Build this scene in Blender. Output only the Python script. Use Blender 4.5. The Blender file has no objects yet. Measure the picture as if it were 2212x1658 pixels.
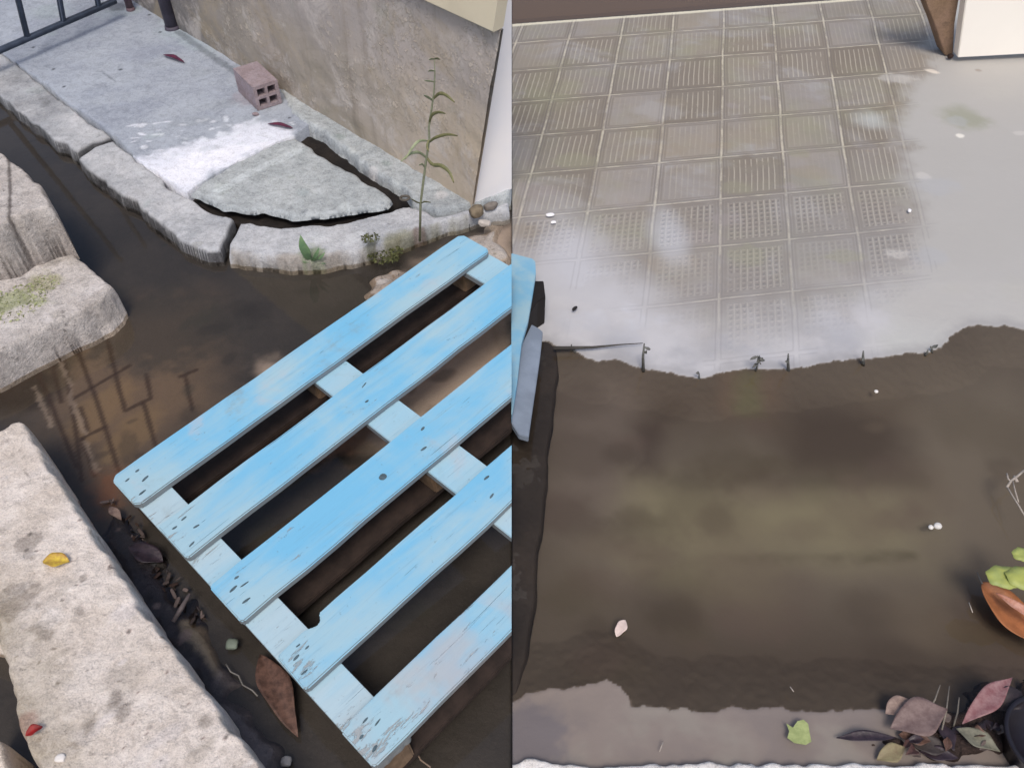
import bpy, bmesh, math, random
import numpy as np
from mathutils import Vector, Matrix
random.seed(7)
# ------------------------------------------------------------------ camera, sky, sun, exposure
CAM_H, PITCH, F = 1.86, math.radians(47), 1887.0          # F in units of a 2211-wide picture
scene = bpy.context.scene
cd = bpy.data.cameras.new('camera'); cam = bpy.data.objects.new('camera', cd)
scene.collection.objects.link(cam); scene.camera = cam
cam.location = (0, 0, CAM_H); cam.rotation_euler = (math.radians(90) - PITCH, 0, 0)
cd.sensor_width = 36; cd.lens = 36 * F / 2211.0; cd.clip_end = 500; cd.clip_start = 0.02
cd.dof.use_dof = True; cd.dof.focus_distance = 2.3; cd.dof.aperture_fstop = 9.0
w = bpy.data.worlds.new('World'); scene.world = w; w.use_nodes = True
nt = w.node_tree; bg = nt.nodes['Background']
sky = nt.nodes.new('ShaderNodeTexSky'); sky.sky_type = 'NISHITA'; sky.sun_disc = False
SUN_EL, SUN_AZ = math.radians(60), math.radians(180)       # azimuth clockwise from +Y
sky.sun_elevation = SUN_EL; sky.sun_rotation = SUN_AZ; sky.air_density = 1.0; sky.dust_density = 3.0
nt.links.new(sky.outputs[0], bg.inputs[0]); bg.inputs[1].default_value = 0.13
sd_ = bpy.data.lights.new('sun', 'SUN'); sd_.energy = 1.5; sd_.angle = math.radians(18); sd_.color = (1, .95, .87)
so = bpy.data.objects.new('sun', sd_); scene.collection.objects.link(so)
dv = Vector((math.sin(SUN_AZ) * math.cos(SUN_EL), math.cos(SUN_AZ) * math.cos(SUN_EL), math.sin(SUN_EL)))
so.rotation_euler = dv.to_track_quat('Z', 'Y').to_euler(); so.location = (0, 0, 5)
scene.view_settings.view_transform = 'Standard'; scene.view_settings.look = 'None'
scene.view_settings.exposure = 0.25; scene.view_settings.gamma = 1

# ------------------------------------------------------------------ helpers
sP, cP = math.sin(PITCH), math.cos(PITCH)
def ray(u, v):
    return Vector((u - 1105.5, (829 - v) * sP + F * cP, (829 - v) * cP - F * sP))
def at(u, v, z=0.0):
    d = ray(u, v); t = (z - CAM_H) / d.z
    return Vector((d.x * t, d.y * t, z))
def on_plane(u, v, p0, n):
    d = ray(u, v); o = Vector((0, 0, CAM_H)); t = (Vector(p0) - o).dot(n) / d.dot(n)
    return o + d * t
def P(pts, z=0.0):
    return [at(p[0], p[1], p[2] if len(p) > 2 else z).to_2d() for p in pts]
def lin(c):
    return tuple(((x / 255) / 12.92 if x / 255 <= .04045 else ((x / 255 + .055) / 1.055) ** 2.4) for x in c)
def link(o, parent=None):
    scene.collection.objects.link(o)
    if parent: o.parent = parent
    return o
def tag(o, label=None, cat=None, group=None, kind=None):
    if label: o['label'] = label
    if cat: o['category'] = cat
    if group: o['group'] = group
    if kind: o['kind'] = kind
    return o
def empty(name, loc, label, cat, group=None):
    o = bpy.data.objects.new(name, None); o.location = loc; o.empty_display_size = .05
    link(o); return tag(o, label, cat, group)
def mesh_obj(name, bm, mat, parent=None, smooth=True):
    bmesh.ops.recalc_face_normals(bm, faces=bm.faces[:])
    me = bpy.data.meshes.new(name); bm.to_mesh(me); bm.free()
    if smooth:
        for p in me.polygons: p.use_smooth = True
    me.materials.append(mat)
    return link(bpy.data.objects.new(name, me), parent)

# numpy value noise
def _h(ix, iy, s):
    n = (ix * 374761393 + iy * 668265263 + s * 2147483647) & 0xffffffff
    n = ((n ^ (n >> 13)) * 1274126177) & 0xffffffff
    return ((n ^ (n >> 16)) & 0xffff) / 65535.0
def vn(x, y, s=0):
    ix = np.floor(x).astype(np.int64); iy = np.floor(y).astype(np.int64)
    fx = x - ix; fy = y - iy; fx = fx * fx * (3 - 2 * fx); fy = fy * fy * (3 - 2 * fy)
    a = _h(ix, iy, s); b = _h(ix + 1, iy, s); c = _h(ix, iy + 1, s); d = _h(ix + 1, iy + 1, s)
    return (a * (1 - fx) + b * fx) * (1 - fy) + (c * (1 - fx) + d * fx) * fy
def fbm(x, y, sc, oct=4, s=0):
    t = 0; a = .5; m = 0
    for i in range(oct):
        t = t + a * vn(x * sc, y * sc, s + i * 17); m += a; a *= .55; sc *= 2.1
    return t / m * 2 - 1
def sdist(x, y, poly):
    """signed distance, positive inside"""
    n = len(poly); d = np.full(x.shape, 1e9); ins = np.zeros(x.shape, bool)
    for i in range(n):
        ax, ay = poly[i]; bx, by = poly[(i + 1) % n]
        ex, ey = bx - ax, by - ay; L = ex * ex + ey * ey + 1e-12
        t = np.clip(((x - ax) * ex + (y - ay) * ey) / L, 0, 1)
        d = np.minimum(d, np.hypot(x - ax - t * ex, y - ay - t * ey))
        if abs(ey) > 1e-12:
            c = ((ay > y) != (by > y)) & (x < ex * (y - ay) / ey + ax)
            ins ^= c
    return np.where(ins, d, -d)
def ldist(x, y, pts):
    d = np.full(x.shape, 1e9)
    for (ax, ay), (bx, by) in zip(pts[:-1], pts[1:]):
        ex, ey = bx - ax, by - ay; L = ex * ex + ey * ey + 1e-12
        t = np.clip(((x - ax) * ex + (y - ay) * ey) / L, 0, 1)
        d = np.minimum(d, np.hypot(x - ax - t * ex, y - ay - t * ey))
    return d
def sst(a, b, x):
    t = np.clip((x - a) / (b - a), 0, 1); return t * t * (3 - 2 * t)

def grid_mesh(name, X, Y, Z, keep, mat, parent=None, paint=None, skirt=None, extra=None):
    ny, nx = X.shape
    idx = np.arange(nx * ny).reshape(ny, nx)
    q = np.stack([idx[:-1, :-1], idx[:-1, 1:], idx[1:, 1:], idx[1:, :-1]], -1)
    kq = keep[:-1, :-1] & keep[:-1, 1:] & keep[1:, 1:] & keep[1:, :-1]
    faces = q[kq]
    V = np.stack([X, Y, Z], -1).reshape(-1, 3)
    C = None if paint is None else paint.reshape(-1, 4)
    Tl = None if extra is None else extra.reshape(-1)
    if skirt is not None:                      # close the side that faces x = 0
        col = nx - 1 if skirt[0] == 'max' else 0
        rows = np.where(kq[:, col - 1 if col else 0])[0]
        base = V[idx[:, col]].copy(); base[:, 2] = skirt[1]
        n0 = len(V); V = np.concatenate([V, base])
        if C is not None: C = np.concatenate([C, C[idx[:, col]]])
        if Tl is not None: Tl = np.concatenate([Tl, Tl[idx[:, col]]])
        f2 = np.array([[idx[r, col], n0 + r, n0 + r + 1, idx[r + 1, col]] for r in rows if V[idx[r, col], 2] > skirt[1] + 1e-4]).reshape(-1, 4)
        if len(f2): faces = np.concatenate([faces, f2])
    used = np.unique(faces); rm = np.full(len(V), -1); rm[used] = np.arange(len(used))
    faces = rm[faces]; V = V[used]
    me = bpy.data.meshes.new(name)
    me.vertices.add(len(V)); me.vertices.foreach_set('co', V.astype(np.float32).ravel())
    me.loops.add(faces.size); me.loops.foreach_set('vertex_index', faces.astype(np.int32).ravel())
    me.polygons.add(len(faces))
    me.polygons.foreach_set('loop_start', np.arange(0, faces.size, 4, dtype=np.int32))
    me.polygons.foreach_set('use_smooth', np.ones(len(faces), bool))
    me.update(calc_edges=True); me.validate()
    if C is not None:
        at_ = me.color_attributes.new('paint', 'FLOAT_COLOR', 'POINT')
        at_.data.foreach_set('color', C[used].astype(np.float32).ravel())
    if Tl is not None:
        at2 = me.attributes.new('rib_hide', 'FLOAT', 'POINT'); at2.data.foreach_set('value', Tl[used].astype(np.float32))
    me.materials.append(mat)
    return link(bpy.data.objects.new(name, me), parent)

class Paint:
    """stain colours laid over a surface, kept as a mesh attribute"""
    def __init__(s, X, Y): s.X, s.Y = X, Y; s.c = np.zeros(X.shape + (4,))
    def lay(s, m, col):
        m = np.clip(m, 0, 1); c = lin(col); a0 = s.c[..., 3]; a = m + a0 * (1 - m)
        for i in range(3):
            s.c[..., i] = np.where(a > 1e-6, (c[i] * m + s.c[..., i] * a0 * (1 - m)) / np.maximum(a, 1e-6), c[i])
        s.c[..., 3] = a
    def blob(s, u, v, r, col, st=.8, z=0, asp=1, ang=0, rag=.35, sc=30, soft=.5):
        p = at(u, v, z); dx, dy = s.X - p.x, s.Y - p.y; ca, sa = math.cos(ang), math.sin(ang)
        d = np.hypot(dx * ca + dy * sa, (-dx * sa + dy * ca) * asp) / r + rag * fbm(s.X, s.Y, sc, 4, int(u) % 97)
        s.lay(st * (1 - sst(1 - soft, 1, d)), col)
    def line(s, pts, wd, col, st=.9, z=0, rag=.4):
        d = ldist(s.X, s.Y, P(pts, z)) / wd + rag * fbm(s.X, s.Y, 60, 3, 5)
        s.lay(st * (1 - sst(.5, 1.2, d)), col)
    def area(s, poly, col, st=.8, z=0, soft=.03, rag=.02, sc=14):
        d = sdist(s.X, s.Y, P(poly, z)) + rag * fbm(s.X, s.Y, sc, 5, 3)
        s.lay(st * sst(-soft, soft, d), col)

def slab(name, poly, ztop, zbot, mat, res=.007, edge=.022, jag=.008, jsc=22, bump=.004, parent=None, painter=None, clip='max', tilt=(0, 0), cut=None, round_=1.0, side=None):
    pts = poly if isinstance(poly[0], Vector) else P(poly, ztop)
    xs = [p[0] for p in pts]; ys = [p[1] for p in pts]
    x0, x1, y0, y1 = min(xs) - .02, max(xs) + .02, min(ys) - .02, max(ys) + .02
    if clip == 'max': x1 = min(x1, -.001)
    if clip == 'min': x0 = max(x0, .001)
    X, Y = np.meshgrid(np.linspace(x0, x1, max(3, int((x1 - x0) / res))), np.linspace(y0, y1, max(3, int((y1 - y0) / res))))
    sd = sdist(X, Y, pts) + jag * 1.1 * fbm(X, Y, jsc * .8, 2, len(name) + int(abs(x0) * 10)) - jag * .3
    if cut:
        for c in cut: sd = np.minimum(sd, -sdist(X, Y, P(c, ztop)) + jag * .6 * fbm(X, Y, jsc * 1.7, 3, 9))
    gx_, gy_ = X[0, 1] - X[0, 0], Y[1, 0] - Y[0, 0]; cell = max(gx_, gy_)
    gy, gx = np.gradient(sd, gy_, gx_); gl = np.maximum(np.hypot(gx, gy), .35)
    tgt = np.where(sd < 0, 0., .9 * cell); mv = (sd > -1.8 * cell) & (sd < .9 * cell)      # settle rim vertices on two clean rings
    stp = np.where(mv, (tgt - sd) / gl, 0.); X = X + stp * gx / gl; Y = Y + stp * gy / gl
    if clip == 'max' and x1 == -.001: X = np.minimum(X, -.001)
    if clip == 'min' and x0 == .001: X = np.maximum(X, .001)
    kp = sd > -1.8 * cell; sd = np.where(mv, tgt, sd)
    t = np.clip(sd / edge, 0, 1)
    prof = np.sqrt(np.clip(1 - (1 - t) ** 2, 0, 1)) * round_ + t * (1 - round_)
    cx, cy = X.mean(), Y.mean()
    bump = bump * np.clip(sd / .02, 0, 1)
    Z = zbot + (ztop - zbot) * prof + bump * prof * (fbm(X, Y, 5, 5, 11) + .35 * fbm(X, Y, 45, 3, 4)) + prof * (tilt[0] * (X - cx) + tilt[1] * (Y - cy))
    pt = None
    if painter:
        p = Paint(X, Y); painter(p)
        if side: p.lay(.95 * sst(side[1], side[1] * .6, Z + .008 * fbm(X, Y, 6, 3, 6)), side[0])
        pt = p.c
    else: pt = np.zeros(X.shape + (4,))
    hits = (clip == 'max' and max(xs) > -.001) or (clip == 'min' and min(xs) < .001)
    return grid_mesh(name, X, Y, Z, kp, mat, parent, pt, (clip, zbot) if hits else None)

def rock(name, c, size, mat, parent=None, seed=1, sub=3, rot=(0, 0, 0), rough=.25, flat=1):
    bm = bmesh.new(); bmesh.ops.create_icosphere(bm, subdivisions=sub, radius=1)
    rnd = random.Random(seed); off = rnd.random() * 50
    from mathutils import noise
    for v in bm.verts:
        n = noise.noise(v.co * 1.3 + Vector((off, off, off))) + .4 * noise.noise(v.co * 3.7 + Vector((off, 0, 0)))
        v.co = v.co * (1 + rough * n)
        v.co = Vector(max(-.82, min(.82, q)) for q in v.co) if flat else v.co
        v.co = Vector((v.co.x * size[0], v.co.y * size[1], v.co.z * size[2]))
    from mathutils import Euler
    bmesh.ops.transform(bm, matrix=Matrix.Translation(c) @ Euler(rot).to_matrix().to_4x4(), verts=bm.verts[:])
    return mesh_obj(name, bm, mat, parent)

def tube(name, pts, rads, mat, parent=None, n=8):
    bm = bmesh.new(); rings = []
    pts = [Vector(p) for p in pts]
    if not hasattr(rads, '__len__'): rads = [rads] * len(pts)
    for i, p in enumerate(pts):
        d = (pts[min(i + 1, len(pts) - 1)] - pts[max(i - 1, 0)]).normalized()
        a = d.orthogonal().normalized() if i == 0 else (a - d * a.dot(d)).normalized()
        b = d.cross(a)
        rings.append([bm.verts.new(p + (a * math.cos(k * 2 * math.pi / n) + b * math.sin(k * 2 * math.pi / n)) * rads[i]) for k in range(n)])
    for r0, r1 in zip(rings[:-1], rings[1:]):
        for k in range(n): bm.faces.new((r0[k], r0[(k + 1) % n], r1[(k + 1) % n], r1[k]))
    bm.faces.new(rings[0][::-1]); bm.faces.new(rings[-1])
    return mesh_obj(name, bm, mat, parent)

def leaf(name, base, tip, width, mat, parent=None, curl=.15, droop=0., cup=.2, side=None, wob=.12, seed=0, n=14, shape=1., thick=.0009, pw=.8):
    """a curved leaf blade from base to tip with a midrib fold"""
    base, tip = Vector(base), Vector(tip); ax = tip - base; L = ax.length; ax = ax.normalized()
    s = Vector(side) if side else ax.cross(Vector((0, 0, 1)))
    s = Vector(s).normalized() if s.length > 1e-4 else Vector((1, 0, 0))
    nrm = s.cross(ax).normalized(); rnd = random.Random(seed); ph = rnd.random() * 6
    bm = bmesh.new(); rows = []; m = 4
    for i in range(n + 1):
        t = i / n; wd = width * .5 * (math.sin(math.pi * t ** shape) ** pw if 0 < t < 1 else 0) + .0006
        c = base + ax * L * t + nrm * (curl * L * math.sin(math.pi * t)) + Vector((0, 0, -droop * L * t * t))
        row = []
        for j in range(-m, m + 1):
            q = j / m
            row.append(bm.verts.new(c + s * wd * q * (1 + wob * math.sin(9 * t + ph + q)) + nrm * (cup * wd * abs(q) ** 1.4 + wob * .35 * wd * math.sin(11 * t + 3 * q + ph) * abs(q))))
        rows.append(row)
    for a, b in zip(rows[:-1], rows[1:]):
        for j in range(2 * m): bm.faces.new((a[j], a[j + 1], b[j + 1], b[j]))
    geo = bmesh.ops.extrude_face_region(bm, geom=bm.faces[:])
    bmesh.ops.translate(bm, vec=-nrm * thick, verts=[g for g in geo['geom'] if isinstance(g, bmesh.types.BMVert)])
    return mesh_obj(name, bm, mat, parent)

def prism(name, poly, z0, z1, mat, parent=None, bev=.003, smooth=False):
    """closed vertical prism from world xy points"""
    bm = bmesh.new(); vs = [bm.verts.new((p[0], p[1], z0)) for p in poly]; f = bm.faces.new(vs)
    g = bmesh.ops.extrude_face_region(bm, geom=[f])
    bmesh.ops.translate(bm, vec=(0, 0, z1 - z0), verts=[v for v in g['geom'] if isinstance(v, bmesh.types.BMVert)])
    if bev: bmesh.ops.bevel(bm, geom=bm.edges[:], offset=bev, segments=2, affect='EDGES')
    return mesh_obj(name, bm, mat, parent, smooth)
def solid(name, quad, depth, mat, parent=None, bev=.003, cutx=None, post_=None):
    """closed plate: face polygon in 3-D pushed back by a depth vector"""
    bm = bmesh.new(); f = bm.faces.new([bm.verts.new(p) for p in quad])
    g = bmesh.ops.extrude_face_region(bm, geom=[f])
    bmesh.ops.translate(bm, vec=depth, verts=[v for v in g['geom'] if isinstance(v, bmesh.types.BMVert)])
    if bev: bmesh.ops.bevel(bm, geom=bm.edges[:], offset=bev, segments=2, affect='EDGES')
    if cutx: bisect0(bm, cutx)
    if post_: post_(bm)
    return mesh_obj(name, bm, mat, parent, False)
def bisect0(bm, side, M=None, off=.001):
    co, no = Vector((-off if side == 'left' else off, 0, 0)), Vector((1, 0, 0) if side == 'left' else (-1, 0, 0))
    if M is not None:
        Mi = M.inverted(); co = Mi @ co; no = (M.to_3x3().transposed() @ no).normalized()
    r = bmesh.ops.bisect_plane(bm, geom=bm.verts[:] + bm.edges[:] + bm.faces[:], plane_co=co, plane_no=no, clear_outer=True)
    es = [e for e in r['geom_cut'] if isinstance(e, bmesh.types.BMEdge)]
    if es: bmesh.ops.holes_fill(bm, edges=es, sides=0)

# ------------------------------------------------------------------ materials
class N:
    def __init__(s, name):
        s.m = bpy.data.materials.new(name); s.m.use_nodes = True; s.t = s.m.node_tree; s.b = s.t.nodes['Principled BSDF']
        s.co = s.t.nodes.new('ShaderNodeTexCoord').outputs['Object']
    def new(s, t, **k):
        n = s.t.nodes.new(t)
        for a, b in k.items(): setattr(n, a, b)
        return n
    def l(s, a, b): s.t.links.new(a, b)
    def noise(s, sc, det=5, rough=.6, dist=0, vec=None):
        n = s.new('ShaderNodeTexNoise'); n.inputs['Scale'].default_value = sc; n.inputs['Detail'].default_value = det
        n.inputs['Roughness'].default_value = rough; n.inputs['Distortion'].default_value = dist; s.l(vec or s.co, n.inputs['Vector']); return n.outputs['Fac']
    def ramp(s, f, a, b):
        n = s.new('ShaderNodeMapRange'); n.interpolation_type = 'SMOOTHSTEP'; s.l(f, n.inputs[0]); n.inputs[1].default_value = a; n.inputs[2].default_value = b; return n.outputs[0]
    def mix(s, f, a, b):
        n = s.new('ShaderNodeMix', data_type='RGBA')
        for v, i in ((f, 0), (a, 6), (b, 7)):
            if isinstance(v, (tuple, list)): n.inputs[i].default_value = (*v[:3], 1)
            elif isinstance(v, (int, float)): n.inputs[i].default_value = v
            else: s.l(v, n.inputs[i])
        return n.outputs[2]
    def math(s, op, a, b=0.):
        n = s.new('ShaderNodeMath', operation=op)
        for v, i in ((a, 0), (b, 1)):
            if isinstance(v, (int, float)): n.inputs[i].default_value = v
            else: s.l(v, n.inputs[i])
        return n.outputs[0]
    def bump(s, h, st=.4, d=.004, nrm=None):
        n = s.new('ShaderNodeBump'); n.inputs['Strength'].default_value = st; n.inputs['Distance'].default_value = d; s.l(h, n.inputs['Height'])
        if nrm: s.l(nrm, n.inputs['Normal'])
        return n.outputs[0]
    def paint(s, col):
        a = s.new('ShaderNodeVertexColor', layer_name='paint'); return s.mix(a.outputs['Alpha'], col, a.outputs['Color'])
    def out(s, col, rough=.85, nrm=None, spec=.3):
        if isinstance(col, tuple): s.b.inputs['Base Color'].default_value = (*col[:3], 1)
        else: s.l(col, s.b.inputs['Base Color'])
        if isinstance(rough, (int, float)): s.b.inputs['Roughness'].default_value = rough
        else: s.l(rough, s.b.inputs['Roughness'])
        s.b.inputs['Specular IOR Level'].default_value = spec
        if nrm: s.l(nrm, s.b.inputs['Normal'])
        return s.m
def concrete(name, a, b, c=None, dark=.35, sc=3., pit=.5, bump=.6, painted=False, rough=.88, spec=.25, grain=.3):
    k = N(name); a, b = lin(a), lin(b); c = lin(c) if c else tuple(x * .6 for x in a)
    col = k.mix(k.ramp(k.noise(sc, 6, .65), .35, .65), a, b)
    col = k.mix(k.ramp(k.noise(sc * 4.3, 6, .7, .5), .56, .75), col, c)
    f = k.noise(95, 3, .7); col = k.mix(k.math('MULTIPLY', k.ramp(f, .5, .8), dark), col, tuple(x * .45 for x in a))
    col = k.mix(k.math('MULTIPLY', k.ramp(k.noise(160, 2, .6), .58, .75), .35), col, tuple(min(1, x * 1.35) for x in b))
    if painted: col = k.paint(col)
    gr = k.math('ADD', k.math('MULTIPLY', k.noise(230, 3, .8), .6), k.math('MULTIPLY', k.noise(31, 7, .78, .8), .75))
    gd = k.ramp(gr, .60, .84); gu = k.ramp(gr, .66, .48)
    hsv = k.new('ShaderNodeHueSaturation'); k.l(k.math('SUBTRACT', 1.04, k.math('MULTIPLY', gd, grain)), hsv.inputs['Value']); k.l(col, hsv.inputs['Color']); col = hsv.outputs[0]
    col = k.mix(k.math('MULTIPLY', gu, grain * .45), col, tuple(min(.9, x * 1.3 + .03) for x in b))
    p = k.ramp(k.noise(42, 4, .75), .62, .72)
    if pit: col = k.mix(k.math('MULTIPLY', p, pit), col, tuple(x * .3 for x in a))
    h = k.math('ADD', k.math('MULTIPLY', k.noise(25, 8, .7), 1.), k.math('MULTIPLY', p, -.35 * (pit + .2)))
    h = k.math('ADD', h, k.math('MULTIPLY', k.noise(120, 3, .6), .25))
    return k.out(col, rough, k.bump(h, bump, .009), spec)
def plain(name, c, rough=.6, var=.25, sc=20, spec=.3, bump=.2, c2=None):
    k = N(name); a = lin(c); b = lin(c2) if c2 else tuple(x * (1 - var) for x in a)
    return k.out(k.mix(k.ramp(k.noise(sc, 5, .6), .35, .65), a, b), rough, k.bump(k.noise(sc * 4, 4, .6), bump, .002), spec)
def leafmat(name, c, c2, rough=.55, sc=60, trans=False):
    k = N(name); col = k.mix(k.ramp(k.noise(sc, 5, .65), .3, .7), lin(c), lin(c2))
    return k.out(col, rough, k.bump(k.noise(sc * 2, 4, .6), .5, .002), .35)

M_walk = concrete('rough_pavement', (152, 158, 170), (168, 174, 184), (136, 142, 152), painted=True, sc=2.4, pit=.18, dark=.3)
M_kerb = concrete('kerb_concrete', (172, 174, 178), (196, 196, 198), (146, 148, 150), painted=True, sc=5, pit=.25, bump=1.0)
M_slab = concrete('slab_concrete', (166, 171, 173), (186, 190, 191), (148, 153, 156), painted=True, sc=6, pit=.25, grain=.4, bump=1.0)
M_ledge = concrete('pale_ledge_concrete', (208, 194, 181), (226, 214, 204), (172, 158, 145), painted=True, sc=6, pit=.3, dark=.3, grain=.32, bump=1.0)
M_block = concrete('masonry_concrete', (184, 175, 168), (206, 198, 192), (146, 138, 131), painted=True, sc=7, grain=.4, pit=.5, bump=1.2)
M_mud = concrete('wet_mud', (58, 55, 53), (69, 65, 62), (52, 50, 48), painted=True, sc=3, pit=0, dark=.2, rough=.6, spec=.4, grain=.1, bump=.3)
M_earth = concrete('dark_earth', (30, 26, 24), (44, 38, 34), (20, 17, 16), sc=9, pit=.4, rough=.8)
M_rubble = concrete('mossy_rubble', (176, 162, 150), (192, 181, 171), (128, 120, 98), painted=True, sc=9, pit=.6, bump=1.4)
M_white = plain('white_paint', (248, 242, 238), .55, .06, 3, bump=.1, c2=(242, 238, 238))
M_cream = plain('cream_paint', (226, 212, 184), .6, .1, 4, bump=.15)
M_steel = plain('blue_grey_iron', (72, 82, 100), .5, .3, 30)
M_post = plain('brown_grey_iron', (82, 76, 88), .55, .3, 30)
M_clay = concrete('grey_dusted_clay', (150, 134, 136), (162, 148, 152), (132, 108, 108), sc=14, pit=.3, dark=.4, bump=1.)
M_clayin = plain('clay_hollow', (70, 56, 56), .9, .3)
M_wood_raw = None

# wall plaster: lilac grey above, ochre damp below, by world height
def wall_mat():
    k = N('stained_plaster'); sep = k.new('ShaderNodeSeparateXYZ'); k.l(k.co, sep.inputs[0])
    x, z = sep.outputs[0], sep.outputs[2]
    col = k.mix(k.ramp(k.noise(2.4, 5, .6), .35, .65), lin((158, 148, 134)), lin((170, 160, 152)))
    col = k.mix(k.math('MULTIPLY', k.ramp(x, -.75, -.1), .75), col, lin((202, 184, 160)))
    up = k.ramp(k.math('ADD', z, k.math('MULTIPLY', k.noise(5, 5, .7), .28)), .42, .66)
    col = k.mix(k.math('MULTIPLY', up, .6), col, lin((176, 168, 168)))
    fl = k.ramp(k.noise(38, 5, .75), .5, .62); fl = k.math('MULTIPLY', fl, k.ramp(k.noise(3.1, 3, .5), .42, .6))
    col = k.mix(k.math('MULTIPLY', fl, .6), col, lin((214, 200, 184)))
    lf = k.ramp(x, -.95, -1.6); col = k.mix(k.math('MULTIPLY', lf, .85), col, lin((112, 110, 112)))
    mp = k.new('ShaderNodeMapping'); mp.inputs['Scale'].default_value = (14, 14, 1.2); k.l(k.co, mp.inputs[0])
    st = k.ramp(k.noise(1, 5, .6, 0, mp.outputs[0]), .5, .75); col = k.mix(k.math('MULTIPLY', st, .35), col, lin((118, 108, 94)))
    gr = k.ramp(k.noise(4.2, 4, .6), .6, .72); col = k.mix(k.math('MULTIPLY', gr, .25), col, lin((142, 144, 122)))
    col = k.mix(k.math('MULTIPLY', k.ramp(k.noise(3.3, 6, .7, .8), .48, .68), .45), col, lin((172, 154, 124)))
    col = k.mix(k.math('MULTIPLY', k.ramp(k.noise(6.1, 7, .75, .5), .5, .66), .6), col, lin((204, 195, 188)))
    col = k.mix(k.math('MULTIPLY', k.ramp(k.noise(60, 5, .8), .56, .7), .35), col, lin((112, 102, 92)))
    h = k.math('ADD', k.noise(18, 8, .7), k.math('MULTIPLY', fl, .4))
    return k.out(col, .9, k.bump(h, .8, .008), .2)
M_wall = wall_mat()

def board_mat(name, base, pale, worn=.45):
    k = N(name); mp = k.new('ShaderNodeMapping'); mp.inputs['Scale'].default_value = (2.2, 22, 22); k.l(k.co, mp.inputs[0])
    info = k.new('ShaderNodeObjectInfo'); ad = k.new('ShaderNodeVectorMath', operation='ADD'); k.l(mp.outputs[0], ad.inputs[0])
    sc = k.new('ShaderNodeVectorMath', operation='SCALE'); sc.inputs[0].default_value = (17, 13, 5); k.l(info.outputs['Random'], sc.inputs['Scale']); k.l(sc.outputs[0], ad.inputs[1])
    g = k.noise(1., 7, .65, .6, ad.outputs[0]); sep = k.new('ShaderNodeSeparateXYZ'); k.l(k.co, sep.inputs[0])
    big = k.noise(3.2, 4, .6, .3)
    fac = k.math('ADD', k.math('MULTIPLY', g, .45), k.math('MULTIPLY', big, .75))
    fac = k.math('ADD', fac, k.math('MULTIPLY', k.ramp(sep.outputs[0], .28, .0), .12))
    fac = k.math('ADD', fac, k.math('MULTIPLY', k.ramp(sep.outputs[1], -.72, -1.0), .13))
    col = k.mix(k.ramp(fac, .50, .80), lin(base), lin(pale))
    col = k.mix(k.math('MULTIPLY', k.ramp(k.noise(1.2, 8, .75, .3, ad.outputs[0]), .62, .76), worn), col, lin((172, 178, 182)))
    col = k.mix(k.math('MULTIPLY', k.ramp(k.noise(70, 3, .6), .66, .74), .35), col, lin((96, 112, 124)))
    m2 = k.new('ShaderNodeMapping'); m2.inputs['Scale'].default_value = (5, 90, 60); k.l(k.co, m2.inputs[0]); k.l(m2.outputs[0], ad.inputs[0]) if False else None
    fine = k.noise(1., 5, .7, .4, m2.outputs[0]); col = k.mix(k.math('MULTIPLY', k.ramp(fine, .56, .72), .32), col, lin((104, 140, 162)))
    col = k.mix(k.math('MULTIPLY', k.ramp(k.noise(6.5, 4, .6, .5), .6, .74), .45), col, lin((186, 184, 186)))
    # chipped paint, dirt and drying cracks along the grain
    m3 = k.new('ShaderNodeMapping'); m3.inputs['Scale'].default_value = (9, 42, 42); k.l(k.co, m3.inputs[0])
    a3 = k.new('ShaderNodeVectorMath', operation='ADD'); k.l(m3.outputs[0], a3.inputs[0]); k.l(sc.outputs[0], a3.inputs[1])
    ch = k.noise(1., 6, .75, .5, a3.outputs[0]); endm = k.math('ADD', k.ramp(sep.outputs[0], .16, .0), k.ramp(sep.outputs[1], -.86, -1.0))
    chm = k.ramp(k.math('ADD', ch, k.math('MULTIPLY', endm, .07)), .66, .70)
    col = k.mix(k.math('MULTIPLY', chm, .75), col, lin((150, 146, 142)))
    m4 = k.new('ShaderNodeMapping'); m4.inputs['Scale'].default_value = (3.2, 130, 60); k.l(k.co, m4.inputs[0])
    ck = k.ramp(k.noise(1., 3, .6, 1.2, m4.outputs[0]), .695, .72); col = k.mix(k.math('MULTIPLY', ck, .6), col, lin((72, 96, 110)))
    dirt = k.ramp(k.noise(4.3, 6, .7, .6), .58, .74); col = k.mix(k.math('MULTIPLY', dirt, .5), col, lin((140, 148, 146)))
    beige = k.math('MULTIPLY', k.ramp(sep.outputs[1], -.86, -.95), k.ramp(k.noise(5, 4, .6, .4), .4, .62)); col = k.mix(k.math('MULTIPLY', beige, .75), col, lin((178, 176, 176)))
    # bare grey edges where the board faces sideways
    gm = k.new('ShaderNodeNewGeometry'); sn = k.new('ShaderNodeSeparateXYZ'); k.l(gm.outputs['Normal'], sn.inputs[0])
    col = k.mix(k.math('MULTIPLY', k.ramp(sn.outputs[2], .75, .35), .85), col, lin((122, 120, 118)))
    return k.out(col, .62, k.bump(k.math('ADD', g, k.math('MULTIPLY', k.math('ADD', chm, ck), -.5)), .7, .003), .25)
M_blue = board_mat('sky_blue_board_paint', (118, 182, 214), (160, 191, 202))
M_pale = board_mat('pale_blue_board_paint', (156, 194, 210), (174, 196, 204), .35)
k = N('raw_wet_wood'); mp = k.new('ShaderNodeMapping'); mp.inputs['Scale'].default_value = (3, 30, 30); k.l(k.co, mp.inputs[0])
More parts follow.
